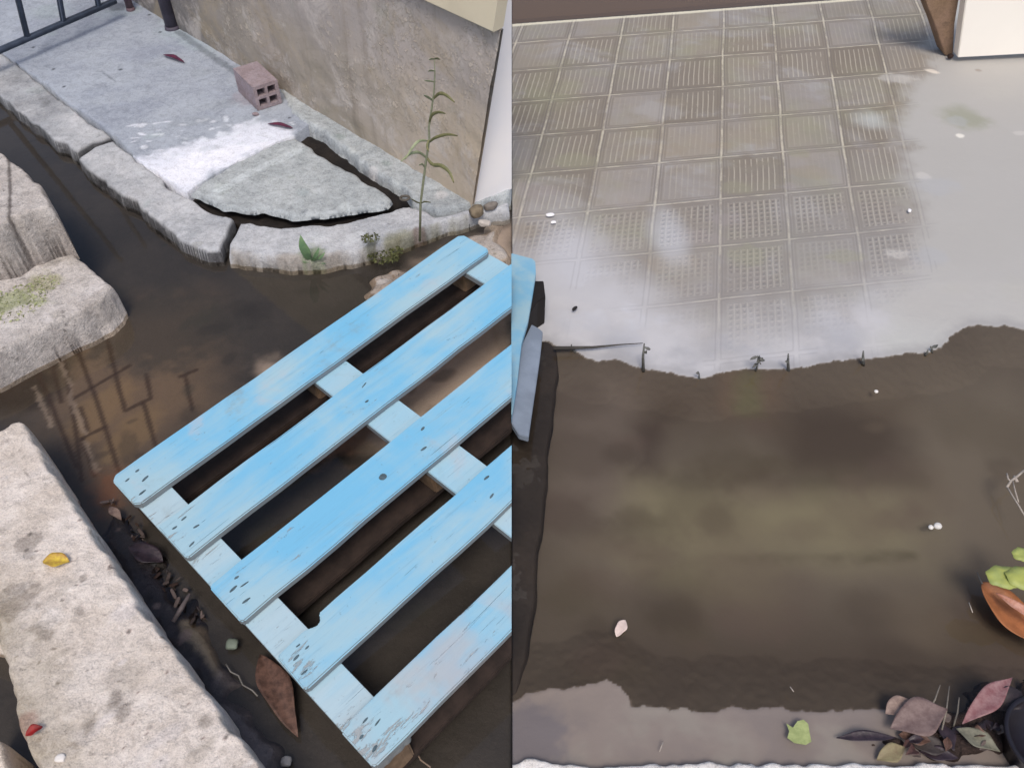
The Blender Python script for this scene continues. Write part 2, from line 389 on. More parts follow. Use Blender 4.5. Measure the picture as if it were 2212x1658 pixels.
M_wood_raw = k.out(k.mix(k.ramp(k.noise(1, 6, .7, .5, mp.outputs[0]), .35, .65), lin((120, 96, 76)), lin((84, 66, 54))), .75, k.bump(k.noise(1, 6, .7, .5, mp.outputs[0]), .5, .003))
M_nail = plain('rust_mark', (86, 104, 112), .8, .4, 80)

# shallow brown water: see-through with Fresnel gloss
k = N('puddle_water'); k.t.nodes.remove(k.b); o = [n for n in k.t.nodes if n.type == 'OUTPUT_MATERIAL'][0]
tr = k.new('ShaderNodeBsdfTransparent'); tr.inputs[0].default_value = (.90, .87, .83, 1)
gl = k.new('ShaderNodeBsdfGlossy'); gl.inputs['Roughness'].default_value = .04; gl.inputs[0].default_value = (1, 1, 1, 1)
fr = k.new('ShaderNodeFresnel'); fr.inputs[0].default_value = 1.33; mx = k.new('ShaderNodeMixShader')
bn = k.bump(k.noise(5, 3, .5), .05, .01); k.l(bn, gl.inputs['Normal']); k.l(bn, fr.inputs['Normal'])
k.l(fr.outputs[0], mx.inputs[0]); k.l(tr.outputs[0], mx.inputs[1]); k.l(gl.outputs[0], mx.inputs[2]); k.l(mx.outputs[0], o.inputs[0])
M_water = k.m

# ribbed paving tiles with pale grout and a painted sky reflection
E1 = np.array([.2420, .0367]); E2 = np.array([-.0466, -.2706]); O0 = np.array([.98499, 3.98687])
Ainv = np.linalg.inv(np.stack([E1, E2], 1))
def tile_mat():
    k = N('ribbed_paving_tiles')
    def dot(a, b, c):
        n = k.new('ShaderNodeVectorMath', operation='DOT_PRODUCT'); k.l(k.co, n.inputs[0]); n.inputs[1].default_value = (a, b, 0)
        return k.math('ADD', n.outputs['Value'], c)
    c0 = -Ainv @ O0
    wob = k.math('MULTIPLY', k.math('SUBTRACT', k.noise(3.5, 3, .5), .5), .05)
    s = k.math('ADD', dot(*Ainv[0], float(c0[0])), wob); t = k.math('ADD', dot(*Ainv[1], float(c0[1])), wob)
    fs, ft = k.math('FRACT', k.math('ADD', s, 100.)), k.math('FRACT', k.math('ADD', t, 100.))
    ds = k.math('MINIMUM', fs, k.math('SUBTRACT', 1., fs)); dt = k.math('MINIMUM', ft, k.math('SUBTRACT', 1., ft))
    d = k.math('MINIMUM', k.math('ADD', ds, 0.), k.math('ADD', dt, .004))
    dn = k.math('ADD', d, k.math('MULTIPLY', k.math('SUBTRACT', k.noise(30, 4, .7), .5), .02))
    gn = k.ramp(k.noise(9, 4, .7), .38, .62)
    grout = k.math('MULTIPLY', k.ramp(dn, .022, .008), k.math('ADD', .06, k.math('MULTIPLY', gn, .66)))
    groutd = k.math('MULTIPLY', k.math('MULTIPLY', k.ramp(dn, .02, .032), k.ramp(dn, .055, .04)), 1.)
    ins = k.ramp(d, .10, .13)
    rib = k.math('SINE', k.math('MULTIPLY', fs, 2 * math.pi * 11)); rib2 = k.math('SINE', k.math('MULTIPLY', ft, 2 * math.pi * 11))
    low = k.ramp(t, 4.95, 5.05)
    rib = k.math('MAXIMUM', rib, k.math('MULTIPLY', k.math('SUBTRACT', k.math('MULTIPLY', rib2, 1.), .35), low))
    fl = k.new('ShaderNodeCombineXYZ'); k.l(k.math('FLOOR', s), fl.inputs[0]); k.l(k.math('FLOOR', t), fl.inputs[1])
    wn = k.new('ShaderNodeTexWhiteNoise'); k.l(fl.outputs[0], wn.inputs['Vector'])
    ring = k.math('MULTIPLY', k.ramp(d, .055, .075), k.ramp(d, .105, .085))
    base = k.mix(k.ramp(k.noise(1.6, 4, .6), .35, .65), lin((156, 145, 130)), lin((152, 145, 140)))
    base = k.mix(k.math('MULTIPLY', wn.outputs['Value'], .95), base, lin((128, 117, 103)))
    base = k.mix(k.math('MULTIPLY', k.ramp(k.noise(2.3, 5, .65), .45, .7), .6), base, lin((150, 147, 122)))
    base = k.mix(k.math('MULTIPLY', k.ramp(k.noise(3.1, 5, .65, .5), .5, .7), .6), base, lin((166, 162, 160)))
    base = k.mix(k.math('MULTIPLY', k.ramp(k.noise(14, 6, .75), .5, .75), .35), base, lin((128, 118, 104)))
    base = k.mix(k.math('MULTIPLY', k.ramp(k.noise(1.3, 4, .6), .5, .68), .5), base, lin((134, 128, 118)))
    sil = k.ramp(k.math('ADD', wn.outputs['Value'], k.math('MULTIPLY', k.noise(4, 4, .6), .9)), .45, 1.1)
    vis = k.math('MULTIPLY', k.math('MULTIPLY', ins, k.ramp(k.noise(9, 4, .65), .3, .5)), k.math('ADD', .1, k.math('MULTIPLY', sil, .9)))
    wv = k.new('ShaderNodeAttribute', attribute_name='rib_hide').outputs['Fac']   # 1: ribs hidden by painted sky reflection, screed, bank and mud
    keep = k.math('SUBTRACT', 1., wv)
    rr = k.math('MULTIPLY', k.math('MULTIPLY', k.ramp(rib, .2, -.8), vis), keep)
    col = k.mix(k.math('MULTIPLY', rr, .7), base, lin((112, 102, 92)))
    hl = k.math('MULTIPLY', k.math('MULTIPLY', k.ramp(rib, .5, 1.), vis), keep)
    col = k.mix(k.math('MULTIPLY', hl, .5), col, lin((196, 186, 168)))
    col = k.mix(k.math('MULTIPLY', k.math('MULTIPLY', ring, keep), .5), col, lin((120, 110, 98)))
    col = k.mix(k.math('MULTIPLY', k.math('MULTIPLY', groutd, keep), .6), col, lin((116, 106, 94)))
    col = k.mix(k.math('MULTIPLY', grout, keep), col, lin((208, 198, 176)))
    col = k.mix(k.math('MULTIPLY', k.ramp(k.noise(55, 4, .7), .62, .75), .25), col, lin((200, 190, 172)))
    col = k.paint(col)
    col = k.mix(k.math('MULTIPLY', k.math('MULTIPLY', groutd, k.ramp(wv, .99, .9)), .16), col, lin((120, 116, 116)))
    h = k.math('MULTIPLY', k.math('SUBTRACT', k.math('MULTIPLY', rib, vis), k.math('MULTIPLY', grout, -1.2)), keep)
    h = k.math('ADD', h, k.math('MULTIPLY', k.noise(20, 6, .7), .9))
    return k.out(col, .7, k.bump(h, .5, .003), .3)
M_tile = tile_mat()

# ================================================================== SETTING
WZ = .05                                     # top of the raised pavement above the water
# far ground sheet below everything
bm = bmesh.new(); bmesh.ops.create_grid(bm, x_segments=8, y_segments=8, size=60)
bmesh.ops.translate(bm, vec=(0, 0, -.075), verts=bm.verts[:])
tag(mesh_obj('ground', bm, concrete('far_ground', (88, 78, 70), (104, 94, 84), sc=.6, pit=.2)), kind='structure')
bm = bmesh.new(); bmesh.ops.create_grid(bm, x_segments=2, y_segments=2, size=4.5)
bmesh.ops.translate(bm, vec=(0, 3.2, 0), verts=bm.verts[:])
tag(mesh_obj('water', bm, M_water), kind='structure')

# street bed under the flooded street (left)
X, Y = np.meshgrid(np.linspace(-3.4, -.001, 520), np.linspace(.3, 5.2, 760))
Z = -.016 + .003 * fbm(X, Y, 4, 4, 2)
pb = Paint(X, Y)
pb.area([(60, 690), (430, 640), (470, 860), (330, 960), (250, 1080), (120, 900), (-60, 760)], (122, 104, 86), .8, soft=.14, rag=.05)  # tan wall mirrored in the water, painted into the bed colour
pb.blob(330, 700, .35, (60, 58, 54), .7, asp=1.5); pb.blob(215, 880, .16, (138, 116, 86), .5, asp=2, ang=1.2); pb.blob(280, 930, .14, (130, 110, 82), .6, asp=2, ang=1.2); pb.blob(90, 820, .18, (74, 66, 52), .7, asp=2, ang=1.3); pb.blob(30, 830, .15, (50, 40, 32), .8)
for a in ([(150, 712), (192, 825), (195, 829), (222, 912), (252, 1009)], [(225, 710), (252, 827), (267, 879), (322, 852), (312, 800)],
          [(148, 856), (275, 782)], [(125, 732), (140, 800), (162, 942), (172, 1030)], [(172, 938), (220, 914)], [(172, 938), (200, 1019)],
          [(385, 805), (422, 790)], [(397, 805), (412, 877)], [(307, 864), (332, 954)], [(170, 872), (185, 922)], [(60, 760), (100, 850), (160, 1000)], [(100, 745), (128, 860)]):
    pb.line(a, .008, (58, 42, 30), .8, rag=.25)  # dark grille lines of the mirrored wall, painted on the bed
for a in ([(110, 737), (150, 827), (147, 854), (182, 929)], [(70, 829), (107, 912)], [(178, 945), (204, 1010)], [(50, 766), (60, 790)]):
    pb.line(a, .007, (170, 156, 144), .4, rag=1.2)  # pale streaks of the same reflection, also painted
pb.area([(560, 780), (700, 800), (830, 700), (900, 560), (1105, 480), (1105, 900), (880, 1000), (600, 860)], (196, 180, 168), .85, soft=.06, rag=.05)
pb.line([(812, 800), (850, 740), (900, 690), (965, 610)], .009, (52, 40, 36), .9)
pb.blob(690, 930, .22, (150, 120, 104), .7, asp=1.6, ang=.6)
pb.blob(560, 925, .035, (66, 50, 46), .8)
pb.area([(205, 1010), (260, 1010), (255, 1085), (225, 1100), (195, 1050)], (128, 84, 56), .6, soft=.03, rag=.03, sc=40)
for i in range(60):
    pb.blob(random.uniform(200, 1000), random.uniform(560, 1500), random.uniform(.02, .09), random.choice([(48, 45, 42), (74, 69, 64), (62, 62, 54)]), .4, asp=random.uniform(1, 2.5), ang=random.random() * 3)
tag(grid_mesh('street', X, Y, Z, np.ones(X.shape, bool), M_mud, None, pb.c, ('max', -.07)), kind='structure')

# tiled pavement with the puddle sunk into it (right)
X, Y = np.meshgrid(np.linspace(.001, 2.9, 600), np.linspace(.42, 5.2, 900))
top = [(1105, 740), (1150, 738), (1180, 735), (1210, 750), (1240, 757), (1290, 780), (1330, 775), (1380, 795), (1450, 803), (1510, 818), (1560, 805), (1620, 795), (1650, 798), (1700, 797), (1760, 788), (1800, 780), (1860, 775), (1900, 770), (1960, 763), (2010, 758), (2032, 750), (2048, 730), (2070, 713), (2110, 701), (2150, 706), (2170, 702), (2211, 712), (2400, 720)]
bot = [(1105, 1515), (1140, 1500), (1190, 1487), (1200, 1493), (1250, 1487), (1290, 1470), (1310, 1464), (1335, 1478), (1350, 1495), (1365, 1522), (1390, 1522), (1430, 1530), (1480, 1527), (1520, 1540), (1545, 1533), (1580, 1522), (1620, 1530), (1680, 1525), (1740, 1540), (1800, 1530), (1900, 1530), (2000, 1545), (2400, 1555)]
pud = P([(900, 740)] + top + bot[::-1] + [(900, 1515)])
sd = sdist(X, Y, pud) + .007 * fbm(X, Y, 22, 4, 8) + .007 * fbm(X, Y, 70, 3, 18)
far = P([(900, 66), (1105, 53), (1500, 24), (1885, -5), (2400, -40), (2400, -300), (700, -300)])
sdf = sdist(X, Y, far)
s2 = np.maximum(sd, sdf)
Z = np.where(s2 > 0, -np.clip(s2 * .3, 0, .04), np.clip(-s2 * .06, 0.0012, .012)) + .0012 * fbm(X, Y, 7, 4, 1) * (s2 < -.05)
Ts = Ainv[0, 0] * (X - O0[0]) + Ainv[0, 1] * (Y - O0[1]); Tt = Ainv[1, 0] * (X - O0[0]) + Ainv[1, 1] * (Y - O0[1])
pr = Paint(X, Y)
n1 = fbm(X, Y, 2.2, 5, 21); n2 = fbm(X, Y, 9, 4, 33)
# sky reflection painted pale into the tile colour: none high up, thick near the shore, with tongues between the tile rows
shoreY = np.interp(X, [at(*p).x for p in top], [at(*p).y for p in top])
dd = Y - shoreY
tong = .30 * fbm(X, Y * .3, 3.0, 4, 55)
sky_refl = sst(.62, .12, dd + .16 * n1 + .10 * n2 + tong)
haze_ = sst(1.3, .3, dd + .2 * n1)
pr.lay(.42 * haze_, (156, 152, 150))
pr.lay(.95 * sky_refl, (188, 185, 185))
pr.lay(.55 * sky_refl * sst(.05, .5, n2), (200, 199, 202))
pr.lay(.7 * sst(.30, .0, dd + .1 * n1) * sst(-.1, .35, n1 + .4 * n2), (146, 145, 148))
rib_hide = np.clip(.95 * sky_refl + .3 * haze_ * sst(-.1, .4, n1), 0, 1)
# bare cement screed right of the tiles
se = sst(-.07, .07, sdist(X, Y, P([(2000, -90), (2020, 60), (2000, 135), (1965, 190), (1945, 260), (1972, 400), (1975, 560), (1900, 690), (1900, 800), (2600, 800), (2600, -200)], .02)) + .08 * n2)
pr.lay(.92 * se, (176, 172, 166)); rib_hide = np.maximum(rib_hide, se)
pr.lay(.8 * se * sst(-.1, .5, fbm(X, Y, 1.2, 3, 7) + sst(2.1, 1.2, dd) * 0), (186, 186, 181))
pr.blob(2080, 262, .13, (146, 146, 126), .75, soft=.9, rag=.5, sc=12)
pr.blob(2070, 300, .02, (226, 220, 208), .9); pr.blob(2010, 160, .04, (226, 214, 198), .8, asp=2, ang=-.5); pr.blob(2110, 158, .02, (150, 140, 130), .8)
for i in range(16): pr.blob(random.uniform(1900, 2211), random.uniform(170, 640), random.uniform(.02, .1), random.choice([(176, 172, 164), (206, 200, 192), (170, 170, 172)]), .4, asp=random.uniform(1, 2))
for i in range(26): pr.blob(random.uniform(1120, 1960), random.uniform(60, 620), random.uniform(.02, .12), random.choice([(150, 136, 116), (150, 148, 120), (176, 172, 170), (160, 150, 148)]), .3, asp=random.uniform(1, 2))
pr.blob(1880, 265, .12, (186, 188, 183), .7, asp=1.1, soft=.9, rag=.3, sc=9); pr.blob(1240, 550, .17, (188, 186, 188), .85, asp=.5, rag=.25, soft=.9, sc=9); pr.blob(1445, 520, .10, (186, 185, 187), .7, asp=.4, rag=.25, soft=.9, sc=9)  # the lower patches extend the painted sky reflection
# damp grey bank at the bottom
bank = sst(.0, -.02, sdist(X, Y, P([(800, 1450), (2500, 1450), (2500, -100), (800, -100)])))
pr.lay(bank, (134, 122, 114)); pr.lay(bank * .6 * sst(0, .5, n2), (142, 134, 124)); pr.lay(bank * .5 * sst(.1, -.5, n2 + n1), (120, 110, 106)); rib_hide = np.maximum(rib_hide, bank)
pr.blob(1130, 1600, .12, (98, 94, 100), .6)
# wet margin and the dark bed below the water line
pr.lay(.55 * sst(-.05, 0, sd + .02 * n2) * (1 - bank), (152, 148, 146))
edge = sst(-.0015, .0035, s2); mud = lambda c, m: pr.lay(edge * m, c)
mud((92, 84, 75), 1.); rib_hide = np.maximum(rib_hide, edge)
def mb(poly, c, st, soft=.1, rag=.06, sc=6):
    d = sdist(X, Y, P(poly)) + rag * fbm(X, Y, sc, 4, 3); pr.lay(edge * st * sst(-soft, soft, d), c)
mb([(1250, 1300), (1230, 1000), (1400, 990), (2200, 760), (2300, 900), (2250, 1250), (1900, 1290)], (124, 117, 106), .75, .25)
mb([(1190, 800), (1380, 820), (1390, 960), (1350, 1080), (1180, 1100)], (116, 107, 101), .7)
mb([(1380, 1020), (1980, 1030), (1990, 1180), (1390, 1185)], (140, 136, 112), .75, .12)
mb([(1400, 1200), (1700, 1200), (1660, 1320), (1500, 1300)], (130, 125, 102), .6)
mb([(1690, 850), (1970, 840), (1965, 1005), (1700, 1015)], (70, 59, 49), .8, .10, .05)
mb([(1370, 900), (1440, 880), (1430, 1000), (1370, 1000)], (64, 52, 46), .7, .05)
mb([(1400, 830), (1700, 820), (1690, 900), (1420, 890)], (90, 78, 66), .6)
mb([(1240, 1330), (2200, 1330), (2200, 1500), (1240, 1460)], (76, 66, 57), .7, .14)
mb([(1560, 800), (1700, 800), (1690, 860), (1570, 860)], (112, 96, 82), .5, .06)
mb([(1610, 800), (1640, 800), (1640, 860), (1612, 860)], (100, 106, 76), .5, .04)
d = ldist(X, Y, P([(1380, 1180), (1600, 1188), (1800, 1190), (1980, 1180)])); pr.lay(edge * .55 * sst(.03, .0, d + .02 * n2) * sst(-.5, .6, n1 + n2), (66, 60, 44))
d = ldist(X, Y, P([(1480, 1025), (1990, 1015)])); pr.lay(edge * .22 * sst(.045, .0, d + .03 * n2), (66, 60, 50))
for i in range(50):
    uu, vv = random.uniform(1200, 2200), random.uniform(830, 1480); p0 = at(uu, vv); r = random.uniform(.05, .2)
    dq = np.hypot(X - p0.x, (Y - p0.y) * random.uniform(1, 2)) / r + .4 * n2
    pr.lay(edge * .3 * sst(1, .3, dq), random.choice([(66, 56, 46), (116, 106, 92), (84, 76, 60), (100, 86, 80)]))
pr.lay(sst(.0, .05, sdf), (118, 100, 82))
# pale edging line at the far side
df = np.abs(sdf + .012) + .006 * n2; pr.lay(.9 * sst(.02, .008, df), (222, 214, 190))
rib_hide = np.maximum(rib_hide, sst(-.02, .0, sdf))
tag(grid_mesh('pavement', X, Y, Z, np.ones(X.shape, bool), M_tile, None, pr.c, ('min', -.07), rib_hide), kind='structure')

# raised concrete pavement (left, far)
def paint_walk(p):
    z = WZ
    p.area([(290, 350), (300, 375), (350, 395), (405, 422), (430, 400), (520, 350), (640, 298), (630, 280), (560, 265), (480, 285), (400, 310)], (226, 228, 238), .95, z, soft=.03, rag=.07, sc=16)
    r_ = random.Random(44)
    for i in range(70): p.blob(r_.uniform(280, 640), r_.uniform(262, 372), r_.uniform(.006, .03), (228, 230, 238), .7, z, asp=r_.uniform(1, 4), ang=r_.uniform(-.4, .6), rag=.6)
    p.area([(330, 370), (350, 392), (400, 405), (470, 360), (560, 315), (480, 310), (390, 340)], (240, 240, 248), .9, z, soft=.03, rag=.05, sc=16)
    for i in range(26): p.blob(random.uniform(380, 640), random.uniform(255, 340), random.uniform(.012, .04), (222, 226, 234), .7, z, asp=random.uniform(1, 3), ang=random.random() * 3)
    for i in range(30): p.blob(random.uniform(20, 560), random.uniform(20, 330), random.uniform(.04, .2), random.choice([(146, 152, 158), (176, 182, 190), (150, 156, 170), (160, 172, 174)]), .4, z, asp=random.uniform(1, 3), ang=.3)
    p.blob(420, 70, .3, (176, 190, 194), .5, z, asp=2, ang=-.8); p.blob(255, 15, .06, (80, 84, 92), .6, z)
    p.blob(540, 210, .09, (160, 150, 156), .5, z)
    for (u, v) in ((72, 103), (260, 150), (115, 150), (345, 70), (322, 32), (624, 255), (138, 188)): p.blob(u, v, .011, (54, 58, 64), .9, z)
    p.line([(385, 70), (440, 110), (500, 150), (560, 185)], .02, (96, 102, 108), .6, z)
    p.line([(220, 155), (250, 178)], .005, (110, 116, 122), .7, z)
walk_poly = [(-330, -90), (-150, 8), (2, 116), (120, 206), (247, 300), (290, 342), (345, 385), (402, 423), (430, 402), (520, 348), (600, 308), (640, 292), (652, 286), (668, 272), (720, 200), (640, 150), (420, 20), (330, -60), (300, -200), (-400, -300)]
tag(slab('sidewalk', walk_poly, WZ, -.045, M_walk, res=.007, edge=.008, bump=.004, painter=paint_walk, jag=.01), kind='structure')
# sunken earth under the broken slab
tag(slab('soil', [(380, 420), (520, 340), (640, 285), (700, 300), (900, 420), (900, 460), (800, 475), (610, 500), (470, 480)], .008, -.04, M_earth, res=.012, edge=.02, jag=.01), kind='structure')

# ================================================================== KERB STONES, BROKEN SLAB
g = 'worn kerb stones along the raised pavement'
def pk(seed):
    def f(p):
        r = random.Random(seed)
        for i in range(22): p.blob(r.uniform(-40, 1060), r.uniform(120, 580), r.uniform(.02, .07), r.choice([(206, 208, 210), (150, 150, 146), (176, 182, 182), (214, 212, 214)]), .5, WZ, asp=r.uniform(1, 2.5), ang=r.random() * 3)
    return f
def pk3(p):
    pk(4)(p)
    p.area([(500, 540, .05), (600, 552, .05), (760, 545, .05), (860, 520, .05), (900, 520, 0), (760, 590, 0), (500, 600, 0)], (150, 140, 128), .75, 0, soft=.015, rag=.02, sc=25)
    p.blob(675, 548, .05, (128, 142, 108), .7, .05, rag=.6); p.blob(800, 520, .035, (92, 92, 72), .75, .07, asp=1.6, ang=1.2, rag=.7)
    p.area([(840, 515), (1010, 480), (1000, 520, 0), (800, 590, 0)], (120, 118, 88), .7, .03, soft=.02, rag=.03, sc=30)
    p.blob(905, 500, .03, (112, 88, 84), .6, .05)
k1 = [(-200, -28), (-2, 107), (121, 202), (244, 297), (200, 312), (164, 337), (120, 306), (60, 262), (30, 238), (-5, 206), (-200, 60)]
k2 = [(247, 302), (294, 341), (348, 383), (402, 424), (450, 453), (506, 469), (495, 500), (480, 542), (440, 546), (380, 512), (330, 472), (290, 440), (250, 415), (213, 388), (185, 360), (168, 343), (200, 316)]
k3 = [(512, 474), (610, 486), (720, 482), (800, 466), (850, 448), (888, 438), (940, 466), (1020, 450), (1110, 425), (1110, 452), (1035, 470, .03), (960, 505, 0), (900, 528, 0), (830, 557, 0), (760, 574, 0), (680, 585, 0), (600, 585, 0), (525, 578, 0), (487, 552, .04), (497, 505)]
def PV(pts): return [at(p[0], p[1], p[2] if len(p) > 2 else WZ).to_2d() for p in pts]
o = slab('kerb_stone', PV(k1), WZ, -.045, M_kerb, res=.006, edge=.010, jag=.013, jsc=17, bump=.006, painter=pk(1), side=((40, 38, 41), .056)); tag(o, 'long pale kerb stone running back to the iron gate', 'kerb stone', g)  # dark side colour paints in shadow and wet algae below the edge
o = slab('kerb_stone', PV(k2), WZ, -.045, M_kerb, res=.005, edge=.010, jag=.013, jsc=17, bump=.007, painter=pk(2), side=((44, 41, 43), .050)); tag(o, 'worn kerb stone between the cross joint and the black crack', 'kerb stone', g)  # side colour again carries painted shadow and wet algae
o = slab('kerb_stone', PV(k3), WZ, -.045, M_kerb, res=.005, edge=.014, jag=.012, bump=.006, painter=pk3, side=((92, 86, 70), .018)); tag(o, 'curved mossy corner kerb stone in front of the broken slab', 'kerb stone', g)
def ps(p):
    r = random.Random(9)
    for i in range(18): p.blob(r.uniform(430, 850), r.uniform(300, 470), r.uniform(.015, .05), r.choice([(206, 212, 212), (150, 160, 162), (190, 196, 192)]), .5, .1, asp=r.uniform(1, 2.5), ang=r.random() * 3)
    p.line([(450, 442), (560, 462), (700, 462), (810, 448)], .02, (196, 190, 186), .6, .1)
    p.line([(455, 400), (540, 350), (640, 306)], .02, (206, 212, 214), .6, .1)
o = slab('broken_slab', [(412, 416), (434, 392), (515, 345), (596, 305), (641, 293), (695, 334), (772, 376), (842, 420), (852, 430), (838, 444), (790, 450), (700, 464), (630, 468), (590, 458), (566, 450), (548, 456), (480, 446)], .063, .042, M_slab, res=.005, edge=.02, jag=.008, bump=.006, painter=ps, clip=None, tilt=(0.0, .0))
tag(o, 'loose fan-shaped broken concrete slab over a dark hollow', 'concrete slab')
def pst(p):
    r = random.Random(19)
    for i in range(16): p.blob(r.uniform(640, 1100), r.uniform(260, 470), r.uniform(.02, .05), r.choice([(206, 210, 208), (150, 160, 156), (210, 206, 204)]), .6, WZ, asp=r.uniform(1, 2), ang=-.7)
o = slab('mortar_strip', [(660, 270), (698, 294), (740, 326), (800, 368), (872, 414), (890, 432), (940, 464), (1015, 446), (1110, 418), (1110, 330), (900, 330), (760, 250), (640, 190), (600, 190), (620, 245)], WZ + .008, -.04, M_slab, res=.006, edge=.018, jag=.014, bump=.009, painter=pst)
tag(o, 'rough grey mortar strip along the foot of the plaster wall', 'mortar strip')

# ================================================================== PLASTER WALL, WHITE PIER
A, B = at(400, 70, WZ), at(1016, 444, WZ); wd = (B - A).normalized(); wn_ = Vector((wd.y, -wd.x, 0)).normalized()
if wn_.y > 0: wn_ = -wn_
Wl = empty('plaster_wall', B, 'stained beige grey plaster wall rising behind the raised pavement', 'wall')
A2 = A - wd * 1.6; B2 = B + wd * .3
Hw = on_plane(1000, 30, A, wn_).z
def cutw(bm):
    a, b = on_plane(1018, 452, A, wn_), on_plane(1091, -5, A, wn_); no = (b - a).cross(wn_).normalized()
    if no.dot(wd) < 0: no = -no
    q = bmesh.ops.bisect_plane(bm, geom=bm.verts[:] + bm.edges[:] + bm.faces[:], plane_co=a, plane_no=no, clear_outer=True)
    es = [e for e in q['geom_cut'] if isinstance(e, bmesh.types.BMEdge)]
    if es: bmesh.ops.holes_fill(bm, edges=es, sides=0)
def wall_grid(a, b, z0, z1, nx, nz, off=0):
    bm = bmesh.new(); rows = []
    from mathutils import noise
    for j in range(nz + 1):
        r = []
        for i in range(nx + 1):
            p = a.lerp(b, i / nx); p.z = z0 + (z1 - z0) * j / nz
            n = noise.fractal(p * 4, 1., 2., 4) * .007 + noise.noise(p * 17) * .0025
            r.append(bm.verts.new(p + wn_ * (n + off)))
        rows.append(r)
    for r0, r1 in zip(rows[:-1], rows[1:]):
        for i in range(nx): bm.faces.new((r0[i], r0[i + 1], r1[i + 1], r1[i]))
    # back and sides
    bk = []
    for p in (rows[0][0], rows[0][-1], rows[-1][-1], rows[-1][0]): bk.append(bm.verts.new(p.co - wn_ * .012))
    bm.faces.new(bk[::-1]); bm.faces.new([*rows[-1], bk[2], bk[3]][::-1]); bm.faces.new([*[r[0] for r in rows], bk[3], bk[0]]); bm.faces.new([*[r[-1] for r in rows], bk[2], bk[1]][::-1])
    bisect0(bm, 'left'); cutw(bm); return bm
def unparent(o, root): o.parent = root; o.matrix_parent_inverse = root.matrix_world.inverted(); return o
bpy.context.view_layer.update()
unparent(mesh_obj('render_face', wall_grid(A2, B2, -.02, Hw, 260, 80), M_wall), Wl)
# stepped cream coping line measured on the wall plane
q = [on_plane(928, -2, A, wn_), on_plane(1074, 60, A, wn_)]
zl = (q[0].z + q[1].z) / 2
ctop = zl + .7
def trim(z0, z1, off, mat, nm):
    a, b = A2 + wn_ * off, B2 + wn_ * off
    pts = [Vector((a.x, a.y, z0)), Vector((b.x, b.y, z0)), Vector((b.x, b.y, z1)), Vector((a.x, a.y, z1))]
    return unparent(solid(nm, pts, -wn_ * (.012 + off), mat, None, .004, 'left', cutw), Wl)
trim(zl + .002, ctop, .03, M_cream, 'cream_band')
M_grey = concrete('lilac_grey_render', (176, 170, 172), (190, 184, 184), (158, 150, 150), sc=6, pit=.2)
if zl > Hw + .02: trim(Hw, zl, .012, M_grey, 'render_band')

# white pier at the seam: leaning edge, standing on the rubble
p0, p1 = at(1021, 434, WZ), at(1105.5, 400, WZ); pd = (p1 - p0).normalized(); pn = Vector((pd.y, -pd.x, 0)); pn = pn if pn.y < 0 else -pn
edge_px = [(1013, 440), (1016, 400), (1026, 308), (1036, 262), (1043, 235), (1050, 180), (1056, 140), (1054, 108), (1062, 80), (1069, 58), (1082, -5), (1088, -60)]
fl = [on_plane(u, v, p0, pn) for u, v in edge_px]
rt = [on_plane(1118, -60, p0, pn), on_plane(1118, 396, p0, pn)]
for p in fl + rt: p += pn * .02
pier = solid('white_pier', fl + rt, -pn * .12, M_white, None, .004, 'left')
tag(pier, 'bright white painted pier with ragged left edge beside the plaster wall', 'pier')

# ================================================================== IRON GATE
ga, gb = at(-2, 110, .14), at(250, 2, .14)
gn = Vector(((gb - ga).y, -(gb - ga).x, 0)).normalized()
Gt = empty('iron_gate', ga, 'blue grey iron gate of upright bars at the back of the pavement', 'gate'); bpy.context.view_layer.update()
def gp(u, v): return on_plane(u, v, ga, gn)
def box_between(nm, a, b, wx, parent, mat):
    d = (b - a).normalized(); up = Vector((0, 0, 1)) if abs(d.z) < .8 else gn; s = d.cross(up).normalized(); t = s.cross(d).normalized()
    bm = bmesh.new(); vs = []
    for p in (a, b):
        for i, j in ((-1, -1), (1, -1), (1, 1), (-1, 1)): vs.append(bm.verts.new(p + s * i * wx / 2 + t * j * wx / 2))
    for f in ((0, 1, 2, 3), (7, 6, 5, 4), (0, 4, 5, 1), (1, 5, 6, 2), (2, 6, 7, 3), (3, 7, 4, 0)): bm.faces.new([vs[i] for i in f])
    bmesh.ops.bevel(bm, geom=bm.edges[:], offset=.003, segments=2, affect='EDGES')
    return unparent(mesh_obj(nm, bm, mat), parent)
gd = (gb - ga).normalized()
box_between('bottom_rail', ga - gd * 1.2, gb, .022, Gt, M_steel)
for (u0, v0, u1, v1) in ((-45, 122, -62, 40), (59, 80, 38, -5), (137, 47, 127, -8), (213, 14, 206, -20)):
    a, b = gp(u0, v0), gp(u1, v1); box_between('bar', a, a + (b - a).normalized() * .95, .02, Gt, M_steel)
top_a = gp(-100, -420)
pa, pb_ = at(375, 70, WZ - .01), None
o = box_between('gate_post', pa, pa + Vector((-.012, 0, 1.1)), .062, None, M_post) if False else None
def post(u, v, wdt, mat, lab):
    a = at(u, v, WZ - .01); bm = bmesh.new()
    bmesh.ops.create_cone(bm, cap_ends=True, segments=24, radius1=wdt / 2, radius2=wdt / 2, depth=.8)
    bmesh.ops.translate(bm, vec=a + Vector((0, 0, .4)), verts=bm.verts[:])
    t = empty('gate_post', a, lab, 'post'); bpy.context.view_layer.update()
    unparent(mesh_obj('pipe', bm, mat), t)
    bm = bmesh.new(); bmesh.ops.create_cone(bm, cap_ends=True, segments=24, radius1=wdt * .62, radius2=wdt * .55, depth=.02)
    bmesh.ops.translate(bm, vec=a + Vector((0, 0, .014)), verts=bm.verts[:]); unparent(mesh_obj('foot', bm, mat), t)
post(374, 66, .058, M_post, 'dark upright post standing against the plaster wall')
